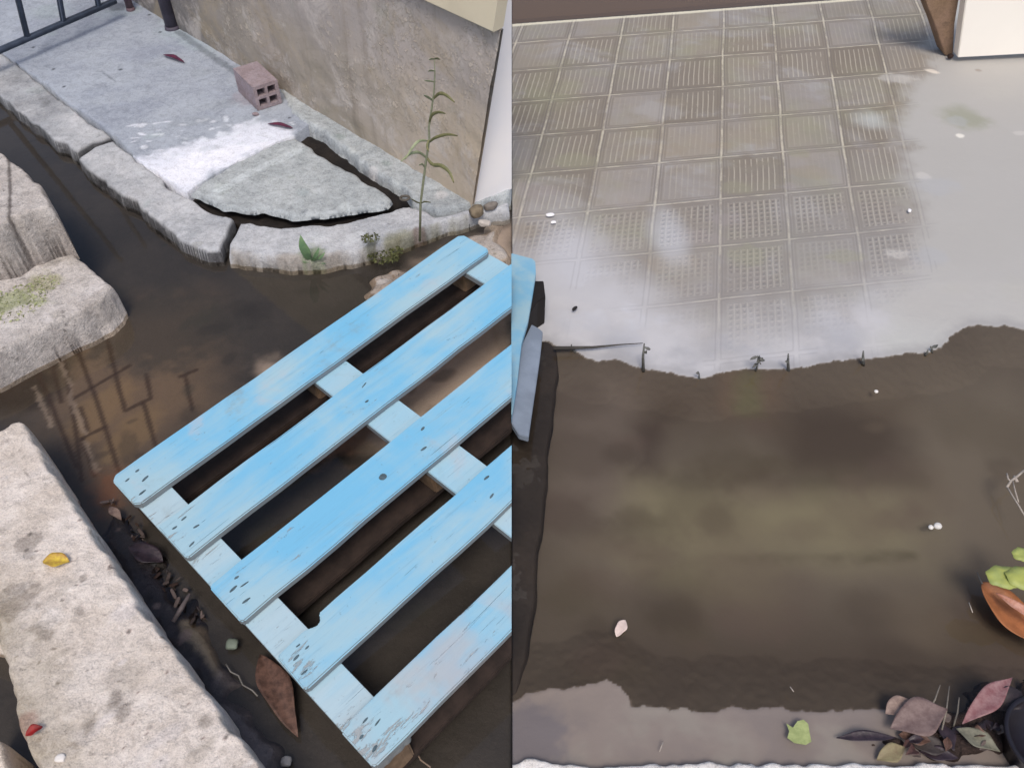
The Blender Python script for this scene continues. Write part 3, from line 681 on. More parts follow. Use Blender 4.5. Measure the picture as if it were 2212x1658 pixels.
post(284, 27, .034, plain('rusty_pipe', (112, 92, 98), .7, .3, 30), 'thin rusty pipe post behind the end of the gate rail')

# ================================================================== HOLLOW BRICK AND CHIPS
bz = WZ + .002
b0 = at(557, 240, bz); bl = at(513, 184 + 12, bz); brr = at(618, 226, bz)
ax1 = (bl - b0); L1 = ax1.length; ax1.normalize(); ax2 = Vector((-ax1.y, ax1.x, 0)); ax2 = ax2 if ax2.dot(brr - b0) > 0 else -ax2
BW, BH, BL = .105, .10, .19
Bk = empty('hollow_brick', b0, 'dusty hollow clay brick with four cells lying by the wall', 'brick'); bpy.context.view_layer.update()
def bp(a, b, c): return b0 + ax1 * a + ax2 * b + Vector((0, 0, c))
bm = bmesh.new()
# front frame with four openings: grid of 5x5 lines
us = [0, .014, .047, .058, .091, BW]; zs = [0, .014, .044, .056, .086, BH]
vg = {}
def gv(i, j, dpt):
    if (i, j, dpt) not in vg: vg[(i, j, dpt)] = bm.verts.new(bp(dpt, us[i], zs[j]))
    return vg[(i, j, dpt)]
for i in range(5):
    for j in range(5):
        hole = i in (1, 3) and j in (1, 3)
        if not hole:
            bm.faces.new([gv(i, j, 0), gv(i + 1, j, 0), gv(i + 1, j + 1, 0), gv(i, j + 1, 0)])
        else:
            c = [(i, j), (i + 1, j), (i + 1, j + 1), (i, j + 1)]
            for k_ in range(4):
                p, q_ = c[k_], c[(k_ + 1) % 4]
                bm.faces.new([gv(*p, 0), gv(*q_, 0), gv(*q_, BL * .9), gv(*p, BL * .9)])
            bm.faces.new([gv(*p, BL * .9) for p in c])
cs = [(0, 0), (5, 0), (5, 5), (0, 5)]
for k_ in range(4):
    p, q_ = cs[k_], cs[(k_ + 1) % 4]
    path = [(x, p[1]) for x in range(p[0], q_[0] + (1 if q_[0] > p[0] else -1), 1 if q_[0] > p[0] else -1)] if p[0] != q_[0] else [(p[0], y) for y in range(p[1], q_[1] + (1 if q_[1] > p[1] else -1), 1 if q_[1] > p[1] else -1)]
    bm.faces.new([gv(*x, 0) for x in path] + [gv(*q_, BL), gv(*p, BL)])
bm.faces.new([gv(*p, BL) for p in cs])
ob = unparent(mesh_obj('brick_body', bm, M_clay, None, False), Bk)
g = 'broken brick chips beside the hollow brick'
for i, (u, v, s, lb) in enumerate(((616, 166, .024, 'grey brick chip leaning on the wall behind the hollow brick'), (552, 249, .010, 'tiny dark brick chip in front of the hollow brick'))):
    c = at(u, v, bz); tag(rock('brick_chip', c + Vector((0, 0, s * .5)), (s * 1.5, s, s * .7), M_clay, None, i + 3, 3, (0, .3, .6)), lb, 'brick chip', g)
g = 'dark red dry leaves on the raised pavement'
M_red = leafmat('dark_red_leaf', (98, 40, 62), (70, 34, 56))
tag(leaf('dry_leaf', at(352, 119, WZ + .008), at(398, 135, WZ + .008), .022, M_red, cup=.5, curl=.04), 'narrow dark red leaf on the pavement near the gate', 'leaf', g)
tag(leaf('dry_leaf', at(578, 268, WZ + .008), at(632, 277, WZ + .008), .02, M_red, cup=.5, curl=.04, seed=2), 'narrow dark red leaf at the edge of the white dust', 'leaf', g)

# ================================================================== MASONRY LEDGES (left edge)
def pl(p):
    r = random.Random(31)
    p.blob(35, 650, .09, (150, 156, 110), .7, .12, rag=.8, sc=18, asp=1.3)
    p.blob(95, 610, .06, (150, 146, 104), .6, .12, rag=.8, sc=18)
    for i in range(20): p.blob(r.uniform(-60, 240), r.uniform(500, 760), r.uniform(.02, .07), r.choice([(206, 198, 192), (168, 160, 150), (216, 208, 204)]), .5, .12, asp=r.uniform(1, 2.5), ang=r.random())
o = slab('ledge_slab', [(-220, 460), (60, 505), (138, 508), (180, 555), (222, 590), (250, 612), (243, 630), (215, 655), (150, 690), (90, 715), (30, 745), (-20, 775), (-260, 860)], .12, -.045, M_block, res=.0048, edge=.014, jag=.011, jsc=18, bump=.006, painter=pl)
tag(o, 'broad pale concrete ledge with mossy patch above the flooded corner', 'ledge')
def blk(nm, face_top, front, z0, z1, lab):
    o = slab(nm, PVz(face_top, z1), z1, z0, M_block, res=.0045, edge=.014, jag=.012, bump=.008, painter=lambda p: p.line([(18, 320), (22, 420), (16, 600)], .006, (70, 62, 58), .8, .3), side=((134, 124, 117), .275)); tag(o, lab, 'concrete block')  # side colour darkened to paint shade onto the block face
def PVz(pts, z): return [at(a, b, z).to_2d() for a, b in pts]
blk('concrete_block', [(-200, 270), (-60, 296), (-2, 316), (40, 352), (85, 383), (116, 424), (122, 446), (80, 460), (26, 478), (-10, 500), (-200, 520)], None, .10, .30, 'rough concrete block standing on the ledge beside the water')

def pled(p):
    z = .19; r = random.Random(77)
    for i in range(50): p.blob(r.uniform(0, 560), r.uniform(930, 1650), r.uniform(.01, .06), r.choice([(228, 218, 210), (190, 178, 166), (214, 204, 200), (176, 164, 152)]), .5, z, asp=r.uniform(1, 3), ang=.7)
    for (u, v, q_) in ((262, 1535, .028), (193, 1565, .02), (170, 1320, .016), (250, 1510, .02), (95, 1362, .03), (180, 1250, .012), (120, 1030, .005), (445, 1555, .02), (378, 1310, .006), (160, 1610, .01), (325, 1570, .01), (30, 1300, .06), (60, 1180, .04), (510, 1560, .02)):
        p.blob(u, v, q_, (124, 113, 104), .55, z, rag=.8, sc=60)
    for i in range(60): p.blob(r.uniform(20, 520), r.uniform(960, 1650), r.uniform(.002, .006), (84, 76, 70), .8, z)
    p.area([(-60, 1200), (40, 1300), (90, 1450), (150, 1560), (160, 1700), (-60, 1700)], (160, 146, 124), .75, z, soft=.08, rag=.06)
    p.blob(55, 1560, .03, (150, 96, 84), .35, z)
ledge = [(-260, 960), (-60, 935), (0, 918), (20, 905), (48, 898), (66, 906), (84, 940), (112, 990), (180, 1092), (250, 1200), (312, 1292), (385, 1388), (448, 1460), (500, 1540), (560, 1618), (612, 1690), (700, 1810), (110, 1810), (75, 1690), (48, 1640), (28, 1580), (14, 1510), (0, 1440), (-30, 1330), (-260, 1300)]
o = slab('concrete_parapet', ledge, .19, -.045, M_ledge, res=.0045, edge=.018, jag=.008, jsc=30, bump=.005, painter=pled)
tag(o, 'broad pale speckled concrete parapet filling the near left corner', 'parapet')
o = slab('concrete_step', [(-60, 1560), (10, 1590), (30, 1640), (50, 1720), (-60, 1760)], .14, -.045, M_ledge, res=.005, edge=.014, jag=.006, painter=lambda p: p.blob(10, 1640, .2, (226, 212, 196), .7, .14))
tag(o, 'cream concrete step corner below the near left parapet', 'step')
M_yel = leafmat('yellow_leaf', (214, 186, 66), (170, 128, 62))
tag(leaf('fallen_leaf', at(92, 1212, .2), at(150, 1212, .2), .035, M_yel, cup=.4, curl=.08, seed=4), 'small yellow leaf lying on the pale parapet', 'leaf')
tag(leaf('flower_petal', at(55, 1588, .205), at(92, 1568, .205), .018, leafmat('red_petal', (150, 30, 26), (110, 20, 20)), cup=.6, curl=.1, seed=5), 'crumpled red petal on the near corner of the parapet', 'petal')
tag(rock('pebble', at(130, 1636, .193), (.011, .009, .006), plain('white_pebble', (236, 228, 220), .6), None, 4), 'round white pebble on the near corner of the parapet', 'pebble')
# moss and small weeds on the ledge
M_moss = leafmat('pale_moss', (176, 178, 138), (140, 146, 98), .8)
M_moss2 = leafmat('olive_moss', (104, 106, 66), (74, 78, 48), .8)
def tuft(name, c, n, r, h, mat, lab, cat, group=None, wdt=.006, seed=0):
    rnd = random.Random(seed); bm = bmesh.new()
    for i in range(n):
        a = rnd.random() * 6.283; q_ = r * math.sqrt(rnd.random()); b = c + Vector((math.cos(a) * q_, math.sin(a) * q_, 0))
        ln = h * rnd.uniform(.4, 1); d = Vector((rnd.uniform(-.8, .8), rnd.uniform(-.8, .8), 1)).normalized(); s = d.orthogonal().normalized(); s.rotate(Matrix.Rotation(rnd.random() * 6, 3, d))
        w_ = wdt * rnd.uniform(.5, 1.2); v = [bm.verts.new(b), bm.verts.new(b + d * ln * .5 + s * w_), bm.verts.new(b + d * ln + Vector((0, 0, -.15 * ln))), bm.verts.new(b + d * ln * .5 - s * w_)]
        bm.faces.new(v)
    o = mesh_obj(name, bm, mat, None, False); tag(o, lab, cat, group); return o
tuft('moss', at(35, 655, .12), 260, .085, .009, M_moss, 'pale green moss cushion on the broad ledge', 'moss', seed=1)
tuft('moss', at(95, 618, .12), 90, .045, .009, M_moss, 'small pale moss patch beside the larger moss cushion', 'moss', seed=2)
tuft('moss', at(830, 548, .02), 300, .06, .015, M_moss2, 'dark moss in the joint where the corner kerb stone meets the rubble', 'moss', seed=3)
tuft('moss', at(800, 515, .085), 120, .03, .01, M_moss2, 'dark mossy streak on the corner kerb stone', 'moss', seed=5)

# ================================================================== RUBBLE BANK
def prb(p):
    r = random.Random(3)
    p.area([(740, 650), (800, 590), (900, 560), (960, 540), (930, 600), (840, 640), (780, 720)], (128, 110, 94), .5, .02, soft=.03, rag=.04, sc=30)
    for i in range(40): p.blob(r.uniform(760, 1105), r.uniform(480, 760), r.uniform(.008, .04), r.choice([(208, 200, 194), (150, 134, 118), (110, 108, 80), (190, 180, 170), (92, 78, 64)]), .6, .02, asp=r.uniform(1, 2))
    p.blob(905, 535, .045, (104, 62, 52), .7, .02); p.blob(1000, 500, .05, (120, 110, 104), .6, .02)
o = slab('rubble', [(778, 622), (800, 596), (830, 568), (900, 538), (960, 508), (1035, 474), (1110, 444), (1110, 620), (1000, 640), (930, 650), (880, 700), (850, 712), (815, 690), (800, 655)], .016, -.045, M_rubble, res=.005, edge=.09, jag=.05, jsc=14, bump=.012, painter=prb)
tag(o, kind='structure')
g = 'stones in the rubble beside the white pier'
tag(rock('stone', at(1029, 457, .07), (.028, .026, .022), plain('brown_stone', (132, 118, 98), .9, .4, 40), None, 8, 3, (0, 0, .4)), 'round brown stone at the foot of the white pier', 'stone', g)
tag(rock('stone', at(1060, 445, .06), (.03, .016, .014), plain('grey_stone', (128, 120, 112), .9, .4, 40), None, 12, 3, (0, 0, .5)), 'flat grey stone beside the round brown stone', 'stone', g)
tag(rock('stone', at(1046, 482, .05), (.026, .014, .012), plain('pale_stone', (206, 196, 186), .9, .3, 40), None, 14, 3, (0, 0, -.3)), 'pale chip of stone above the end of the pallet', 'stone', g)
bm = bmesh.new(); c = at(874, 428, WZ + .012)
vv = []
for i in range(20):
    ring = []
    for j in range(8):
        a, b = i * math.tau / 20, j * math.tau / 8; R_, r_ = .016, .0045
        ring.append(bm.verts.new(c + Vector(((R_ + r_ * math.cos(b)) * math.cos(a), (R_ * .8 + r_ * math.cos(b)) * math.sin(a), r_ * math.sin(b)))))
    vv.append(ring)
for i in range(20):
    for j in range(8): bm.faces.new((vv[i][j], vv[(i + 1) % 20][j], vv[(i + 1) % 20][(j + 1) % 8], vv[i][(j + 1) % 8]))
tag(mesh_obj('curled_root', bm, plain('root', (96, 90, 82), .8, .3, 50)), 'small curled grey root ring beside the tip of the broken slab', 'root')

# ================================================================== TALL WEED
M_stem = leafmat('weed_stem', (142, 146, 118), (122, 122, 100)); M_wl = leafmat('weed_leaf', (128, 124, 84), (104, 106, 72)); M_wl2 = leafmat('weed_leaf_pale', (158, 164, 130), (136, 142, 110))
wb = at(905, 505, .07); wnrm = Vector((0, 1, 0))
def wp(u, v, dy=0): p = on_plane(u, v, wb + Vector((0, dy, 0)), wnrm); return p
We = empty('tall_weed', wb, 'tall thin weed with drooping narrow leaves in front of the wall', 'weed'); bpy.context.view_layer.update()
sp = [wb - Vector((0, 0, .03))] + [wp(*q_) for q_ in ((908, 440), (915, 385), (921, 340), (927, 300), (926, 275), (932, 235), (937, 200), (939, 160), (938, 128))]
unparent(tube('stem', sp, [.0042, .004, .0038, .0036, .0034, .0032, .003, .0026, .002, .001], M_stem), We)
for i, (a, pts, wd_, m_) in enumerate((
    ((921, 340), [(934, 356), (952, 358), (970, 372), (980, 396)], .016, M_wl),
    ((921, 342), [(905, 330), (885, 333), (865, 350)], .012, M_wl2),
    ((924, 305), [(905, 305), (890, 320), (875, 345)], .011, M_wl2),
    ((927, 308), [(940, 298), (965, 291), (988, 294)], .012, M_wl),
    ((926, 270), [(932, 250), (946, 243), (962, 246)], .012, M_wl),
    ((935, 215), [(948, 203), (963, 206), (982, 222)], .013, M_wl),
    ((934, 218), [(926, 212), (915, 206)], .009, M_wl2),
    ((938, 178), [(928, 176), (916, 175)], .006, M_wl2), ((939, 155), [(931, 153), (924, 155)], .006, M_wl2),
    ((938, 128), [(944, 127), (950, 129)], .007, M_wl), ((938, 129), [(932, 128), (926, 130)], .006, M_wl2),
    ((927, 300), [(922, 316), (926, 328)], .009, M_wl), ((918, 365), [(912, 355), (904, 358)], .007, M_wl2),
    ((908, 440), [(918, 436), (930, 438)], .006, M_wl), ((908, 440), [(898, 436), (888, 430)], .006, M_wl))):
    P3 = [wp(*a)] + [wp(u, v, -.02 * (j + 1)) for j, (u, v) in enumerate(pts)]
    # smooth ribbon leaf along the points
    bm = bmesh.new(); rows = []; n = 14
    for t_ in range(n + 1):
        s_ = t_ / n * (len(P3) - 1); j = min(int(s_), len(P3) - 2); f_ = s_ - j
        pm, pa_, pb2, pn2 = P3[max(j - 1, 0)], P3[j], P3[j + 1], P3[min(j + 2, len(P3) - 1)]
        c = .5 * ((2 * pa_) + (pb2 - pm) * f_ + (2 * pm - 5 * pa_ + 4 * pb2 - pn2) * f_ * f_ + (3 * pa_ - pm - 3 * pb2 + pn2) * f_ ** 3)
        ww = wd_ * .38 * math.sin(math.pi * min(.97, .08 + .9 * t_ / n)) ** .7
        dirn = (pb2 - pa_).normalized(); sd2 = dirn.cross(Vector((0, -1, .35))).normalized()
        rows.append([bm.verts.new(c - sd2 * ww), bm.verts.new(c + Vector((0, .002, -.0)) ), bm.verts.new(c + sd2 * ww)])
    for r0, r1 in zip(rows[:-1], rows[1:]):
        for j in range(2): bm.faces.new((r0[j], r0[j + 1], r1[j + 1], r1[j]))
    ge = bmesh.ops.extrude_face_region(bm, geom=bm.faces[:]); bmesh.ops.translate(bm, vec=(0, .0012, 0), verts=[x for x in ge['geom'] if isinstance(x, bmesh.types.BMVert)])
    unparent(mesh_obj('leaf', bm, m_), We)
Sp = empty('seedling', at(673, 555, .03), 'small green seedling against the face of the corner kerb stone', 'seedling'); bpy.context.view_layer.update()
M_gr = leafmat('fresh_green', (120, 146, 104), (96, 126, 92))
fb = at(674, 556, .03) + Vector((0, -.02, 0))
for (u, v, wd_) in ((650, 503, .03), (702, 540, .018), (690, 530, .016), (655, 560, .012), (705, 565, .014)):
    tp = on_plane(u, v, fb, wnrm); unparent(leaf('leaf', fb, tp + Vector((0, -.012, 0)), wd_, M_gr, side=(1, 0, .2), curl=.12, seed=int(u)), Sp)

# ================================================================== THE BLUE PALLET (left)
def pnp():
    R0 = Matrix(((.693, .716, .086), (-.716, .697, -.038), (-.087, -.035, .996)))   # columns are below
    return R0
# pose recovered from the picture: camera-space basis and origin, turned into world space
th = math.radians(47 - 46)
X46, Y46, T46 = Vector((.693, .716, .086)), Vector((-.716, .697, -.038)), Vector((-.987, 1.33, -1.707))
Rt = Matrix.Rotation(-th, 3, 'X')
px, py_, pt_ = Rt @ X46, Rt @ Y46, Rt @ T46
px.normalize(); py_ = (py_ - px * py_.dot(px)).normalized(); pz = px.cross(py_)
MP = Matrix(((px.x, py_.x, pz.x, pt_.x), (px.y, py_.y, pz.y, pt_.y), (px.z, py_.z, pz.z, pt_.z + CAM_H), (0, 0, 0, 1)))
PAL = bpy.data.objects.new('wooden_pallet', None); link(PAL); PAL.matrix_world = MP; PAL.empty_display_size = .1
tag(PAL, 'worn sky blue wooden pallet lying aslant over the flooded street', 'pallet'); bpy.context.view_layer.update()
def board(nm, outline, z0, z1, mat, parent=PAL, seed=0, bev=.003, sub=0, M=MP, side='left', world=False):
    bm = bmesh.new(); rnd = random.Random(seed)
    f = bm.faces.new([bm.verts.new((p[0], p[1], z0)) for p in outline])
    ge = bmesh.ops.extrude_face_region(bm, geom=[f]); bmesh.ops.translate(bm, vec=(0, 0, z1 - z0), verts=[x for x in ge['geom'] if isinstance(x, bmesh.types.BMVert)])
    bmesh.ops.bevel(bm, geom=bm.edges[:], offset=bev, segments=2, affect='EDGES', clamp_overlap=True)
    if side: bisect0(bm, side, M)
    if not bm.verts: bm.free(); return None
    return mesh_obj(nm, bm, mat, parent, False)
def rect(x0, x1, y0, y1, seed, j=.0018, n=14, rc=.004):
    """board outline with faintly uneven long edges and softened corners"""
    r = random.Random(seed); a = []
    xs = [x0 + (x1 - x0) * i / n for i in range(n + 1)]
    lo = [(x, y0 + r.uniform(-j, j)) for x in xs]; hi = [(x, y1 + r.uniform(-j, j)) for x in xs]
    lo[0] = (x0 + rc, y0); lo[-1] = (x1 - rc, y0); hi[0] = (x0 + rc, y1); hi[-1] = (x1 - rc, y1)
    return lo + [(x1, y0 + rc), (x1, y1 - rc)] + hi[::-1] + [(x0, y1 - rc), (x0, y0 + rc)]
vv_ = [0, .13, .219, .351, .449, .58, .687, .803, .916, 1.021]; uu_ = [0, .088, .531, .638, 1.094, 1.2]
for i in range(5):
    a, b = -vv_[2 * i + 1], -vv_[2 * i]; x0 = (-.004, .002, -.003, .0, -.002)[i]
    ol = rect(x0, 1.2, a, b, i, rc=.014 if i == 0 else .006)
    if i == 3:   # the bite out of the fourth slat
        ol = [p for p in ol if not (p[1] > b - .02 and p[0] < .115)]
        k_ = len(ol) - 1; ins = [(.122, b), (.118, b - .012), (.108, b - .020), (.096, b - .018), (.088, b - .012), (.075, b - .008), (.004, b - .012)]
        ol = ol[:k_] + ins + ol[k_:]
    s_ = board('slat', ol, -.020, 0, M_blue, seed=i)
    ys = [a + .03, a + .065, b - .03]
    for j, (xq, yq) in enumerate([(.03, ys[0]), (.05, ys[2]), (.062, ys[1]), (.025, ys[2] - .012), (.57, ys[0] + .01), (.60, ys[2]), (.30 + .07 * i, ys[1])]):
        if j == 6 and i != 2: continue
        if i == 0 and j > 3: continue
        rj = random.Random(i * 10 + j); L_ = rj.uniform(.005, .011) if j != 6 else .010; wq = rj.uniform(.0015, .003) if j != 6 else .008
        xq += rj.uniform(-.008, .008); yq += rj.uniform(-.008, .008); an = rj.uniform(-.2, .3)
        wpt = MP @ Vector((xq, yq, 0))
        if wpt.x > -.02: continue
        bm = bmesh.new(); bmesh.ops.create_circle(bm, cap_ends=True, segments=12, radius=1)
        for vt in bm.verts: vt.co = Vector((vt.co.x * L_, vt.co.y * wq * (1 + .3 * rj.random()), 0))
        ge = bmesh.ops.extrude_face_region(bm, geom=bm.faces[:]); bmesh.ops.translate(bm, vec=(0, 0, .0009), verts=[x for x in ge['geom'] if isinstance(x, bmesh.types.BMVert)])
        bmesh.ops.transform(bm, matrix=Matrix.Translation((xq, yq, -.0003)) @ Matrix.Rotation(an, 4, 'Z'), verts=bm.verts[:])
        mesh_obj('knot' if j == 6 else 'nail', bm, M_nail, s_, False)
for i in range(3):
    board('stringer_board', rect(uu_[2 * i] + .002, uu_[2 * i + 1], -1.019, -.002, 20 + i), -.042, -.0203, M_pale, seed=20 + i)
M_block_w = plain('damp_block_wood', (132, 108, 86), .8, .4, 25)
M_dark_w = plain('soaked_board_wood', (58, 46, 40), .7, .4, 25)
for i in range(3):
    for y0, y1 in ((-.10, -.006), (-.58, -.45), (-1.015, -.918)):
        board('block', rect(uu_[2 * i] + .008, uu_[2 * i + 1] - .006, y0, y1, 30 + i, n=3), -.118, -.0423, M_block_w, seed=30)
for y0, y1 in ((-.10, -.004), (-.575, -.455), (-1.014, -.92)):
    board('bottom_board', rect(.006, 1.19, y0, y1, 50), -.138, -.1183, M_dark_w, seed=50)

# end of the same kind of pallet in the right half of the view
E_ = empty('wooden_pallet', at(1130, 700, .13), 'end of a pale blue pallet jutting past the tiled pavement', 'pallet'); bpy.context.view_layer.update()
zt = .135
tp_ = [at(*q_, zt) for q_ in ((1104, 546), (1150, 558), (1156, 564), (1157, 590), (1149, 640), (1140, 692), (1126, 740), (1116, 829), (1104, 905))]
o = prism('slat', [p.to_2d() for p in tp_], zt - .022, zt, plain('pale_worn_blue', (122, 172, 198), .6, .2, 14, c2=(150, 182, 194)), None, .002); unparent(o, E_)
tq = [at(*q_, zt - .03) for q_ in ((1104, 800), (1126, 745), (1148, 700), (1163, 708), (1172, 716), (1166, 770), (1157, 832), (1147, 900), (1141, 944), (1120, 938), (1104, 912))]
o = prism('end_board', [p.to_2d() for p in tq], zt - .05, zt - .03, plain('grey_blue_board', (136, 146, 160), .7, .25, 9), None, .002); unparent(o, E_)  # grey of this colour paints the shade on the pallet's side
tq = [at(*q_, .02) for q_ in ((1104, 640), (1150, 655), (1172, 655), (1176, 690), (1160, 700), (1104, 780))]
o = prism('block', [p.to_2d() for p in tq], -.03, zt - .0225, plain('shadow_black_block', (34, 28, 26), .7, .3, 20), None, .002); unparent(o, E_)  # block coloured black to paint in the shadow under the slat
o = slab('soaked_plank', [(1090, 720), (1176, 716), (1207, 745), (1206, 800), (1195, 900), (1182, 1010), (1172, 1150), (1158, 1300), (1142, 1420), (1128, 1500), (1108, 1520), (1085, 1520)], -.002, -.03, plain('painted_shadow', (66, 59, 53), .6, .3, 5), res=.003, edge=.01, jag=.008, jsc=12, clip='min')  # added dark strip in place of the shadow beside the pallet end
tag(o, 'added dark strip standing in for the shadow under the pallet end', 'shadow strip')

# ================================================================== DEBRIS BETWEEN PARAPET AND PALLET
def pd_(p):
    p.area([(385, 1340), (440, 1350), (470, 1400), (480, 1450), (520, 1490), (500, 1500), (440, 1420), (390, 1370)], (122, 110, 94), .95, 0, soft=.01, rag=.01, sc=40)
    p.area([(470, 1440), (530, 1460), (560, 1520), (600, 1600), (640, 1700), (560, 1700), (520, 1580), (470, 1500)], (104, 96, 96), .9, 0, soft=.02, rag=.02, sc=30)
    for i in range(40): p.blob(random.uniform(230, 480), random.uniform(1080, 1400), random.uniform(.005, .018), random.choice([(96, 80, 76), (60, 50, 54), (120, 104, 98), (30, 24, 26)]), .8, 0)
o = slab('mud', [(215, 1060), (270, 1080), (330, 1160), (420, 1290), (480, 1380), (505, 1420), (530, 1480), (580, 1560), (640, 1640), (720, 1800), (420, 1800), (380, 1500), (200, 1200)], .004, -.045, concrete('black_mud', (34, 29, 31), (48, 42, 46), (24, 20, 22), painted=True, sc=12, pit=.3, rough=.45, spec=.5), res=.005, edge=.05, jag=.03, jsc=25, bump=.006, painter=pd_)
tag(o, kind='structure')
M_br = leafmat('brown_leaf', (110, 82, 70), (72, 52, 44)); M_dk = leafmat('dark_wet_leaf', (64, 52, 58), (40, 32, 38), .4); M_tan = leafmat('tan_leaf', (150, 128, 116), (112, 92, 84))
tag(leaf('fallen_leaf', at(562, 1412, .02), at(643, 1590, .02), .062, M_br, cup=.35, curl=.03, seed=6, shape=.85, pw=1.), 'large long brown leaf on the mud beside the pallet', 'leaf')
tag(leaf('fallen_leaf', at(278, 1180, .02), at(352, 1212, .015), .05, M_dk, cup=.3, curl=.05, seed=8), 'dark wet leaf between the parapet and the pallet corner', 'leaf')
tag(tube('twig', [at(374, 1342, .02), at(392, 1312, .03), at(410, 1282, .035)], [.005, .006, .004], plain('grey_twig', (110, 100, 100), .7, .3, 40)), 'short grey stick leaning in the mud by the parapet', 'stick')
tag(rock('pebble', at(501, 1390, .012), (.016, .015, .009), plain('grey_green_pebble', (120, 130, 118), .6, .3, 30), None, 21, 3), 'round grey green pebble under the pallet edge', 'pebble')
tag(rock('pebble', at(618, 1643, .012), (.013, .012, .008), plain('glassy_pebble', (150, 146, 144), .3, .3, 30), None, 22, 3), 'pale pebble in the mud at the bottom of the view', 'pebble')
g = 'small broken bits in the mud by the parapet'
rnd = random.Random(5); dm = [plain('chip_a', (84, 72, 68), .8), plain('chip_b', (48, 40, 42), .6), plain('chip_c', (112, 98, 94), .8), plain('chip_d', (62, 46, 40), .8)]
for i in range(46):
    t_ = rnd.random(); u, v = 232 + t_ * 190 + rnd.uniform(-14, 22), 1085 + t_ * 250 + rnd.uniform(-12, 12)
    s_ = rnd.uniform(.002, .0055); o = rock('debris_bit', at(u, v, .006), (s_ * rnd.uniform(1.5, 4), s_, s_ * .4), dm[i % 4], None, 100 + i, 2, (rnd.uniform(-.4, .4), rnd.uniform(-.4, .4), rnd.random() * 3))
    tag(o, 'one of the scattered broken bits in the mud by the parapet', 'debris', g)
tag(leaf('fallen_leaf', at(236, 1095, .012), at(262, 1122, .012), .02, M_tan, seed=12), 'small pale curled leaf bit at the far end of the mud', 'leaf')
tag(tube('crack_foam', [at(488, 1433, .012), at(498, 1450, .012), at(515, 1458, .012), at(524, 1478, .012), at(545, 1490, .012), at(556, 1502, .012)], .0016, plain('pale_fibre', (150, 144, 136), .7)), 'pale thread of fibre along the wet mud edge', 'fibre')
tag(tube('straw', [at(900, 1622, .02), at(908, 1640, .02), at(922, 1650, .02), at(930, 1656, .02)], .0016, plain('straw_colour', (150, 128, 110), .7)), 'thin pale straw in the water below the pallet', 'straw')

# ================================================================== RIGHT: DOOR, POST, KERB
wq_ = [at(2066, 133, .02), at(2330, 120, .02)]; dn_ = Vector(((wq_[1] - wq_[0]).y, -(wq_[1] - wq_[0]).x, 0)).normalized()
dn_ = dn_ if dn_.y < 0 else -dn_
D = empty('white_door', wq_[0], 'bright white panel door standing at the far right of the tiles', 'door'); bpy.context.view_layer.update()
fc = [on_plane(2066, 131, wq_[0], dn_), on_plane(2340, 116, wq_[0], dn_), on_plane(2370, -160, wq_[0], dn_), on_plane(2092, -120, wq_[0], dn_), on_plane(2085, -5, wq_[0], dn_)]
for p in fc: p.z += .012
unparent(solid('panel', fc, -dn_ * .05, plain('warm_white_paint', (250, 243, 232), .5, .03, 2, bump=.05), None, .003), D)
M_br2 = concrete('brown_jamb', (134, 110, 88), (142, 116, 100), (108, 90, 78), sc=4, pit=.2, dark=.2, bump=.3)
ja, jb = at(2046, 126, .02), at(2066, 131, .02)
jf = [at(2048, 126, .02), at(2068, 134, .02)]
J = tag(solid('door_jamb', [on_plane(2046, 127, ja, dn_), on_plane(2064, 130, ja, dn_), on_plane(2068, 60, ja, dn_), on_plane(2080, -10, ja, dn_), on_plane(2080, -40, ja, dn_), on_plane(1987, -40, ja, dn_), on_plane(1998, -5, ja, dn_), on_plane(2024, 60, ja, dn_)], -dn_ * .08, M_br2, None, .003), 'brown slanting door jamb left of the white door', 'door jamb')
J.location += -dn_ * .03
tag(rock('mortar_lump', at(2052, 122, .03), (.014, .012, .012), plain('black_gap', (52, 38, 32), .9), None, 33, 2), 'small dark lump at the foot of the brown door jamb', 'lump')
o = slab('kerb_edge', [(1080, 1632), (1160, 1630), (1230, 1636), (1290, 1643), (1420, 1639), (1700, 1636), (2000, 1638), (2320, 1634), (2320, 1800), (1080, 1800)], .035, -.045, concrete('white_kerb', (216, 208, 200), (228, 222, 216), (180, 172, 162), painted=True, sc=8, pit=.3), res=.0045, edge=.012, jag=.008, jsc=40, clip='min', bump=.004)
tag(o, 'white kerb edge along the bottom of the puddle bank', 'kerb')

# sprigs added in place of plant silhouettes reflected along the shore
g = 'sprigs standing in for reflected silhouettes along the puddle shore'
M_sp = leafmat('reflected_silhouette', (104, 104, 98), (84, 82, 78))
def sprig(u0, v0, u1, v1, lab, r=.0035, leaves=0, seed=0, mat=M_sp):
    a = at(u0, v0, .0); pl_ = Vector((0, 1, 0)); b = on_plane(u1, v1, a, pl_); rnd = random.Random(seed)
    E0 = empty('reflection_sprig', a, lab, 'weed', g); bpy.context.view_layer.update()
    m_ = a.lerp(b, .5) + Vector((rnd.uniform(-.004, .004), 0, 0)); unparent(tube('stem', [a - Vector((0, 0, .01)), m_, b], [r, r * .8, r * .4], mat), E0)
    for i in range(leaves):
        c = a.lerp(b, .45 + .5 * rnd.random()); d = Vector((rnd.uniform(-1, 1), -.3, rnd.uniform(-.2, .8))).normalized()
        unparent(leaf('leaf', c, c + d * rnd.uniform(.014, .026), .009, mat, side=(0, 1, .4), seed=seed + i), E0)
sprig(1390, 800, 1391, 742, 'tallest bare sprig standing in for a reflected silhouette on the puddle shore', .005, 2, 1)
sprig(1632, 800, 1636, 768, 'bushy sprig standing in for a reflected plant in the middle of the puddle shore', .003, 9, 2)
sprig(1704, 800, 1702, 764, 'reflection sprig with a bent tip right of the bushy one', .005, 2, 3)
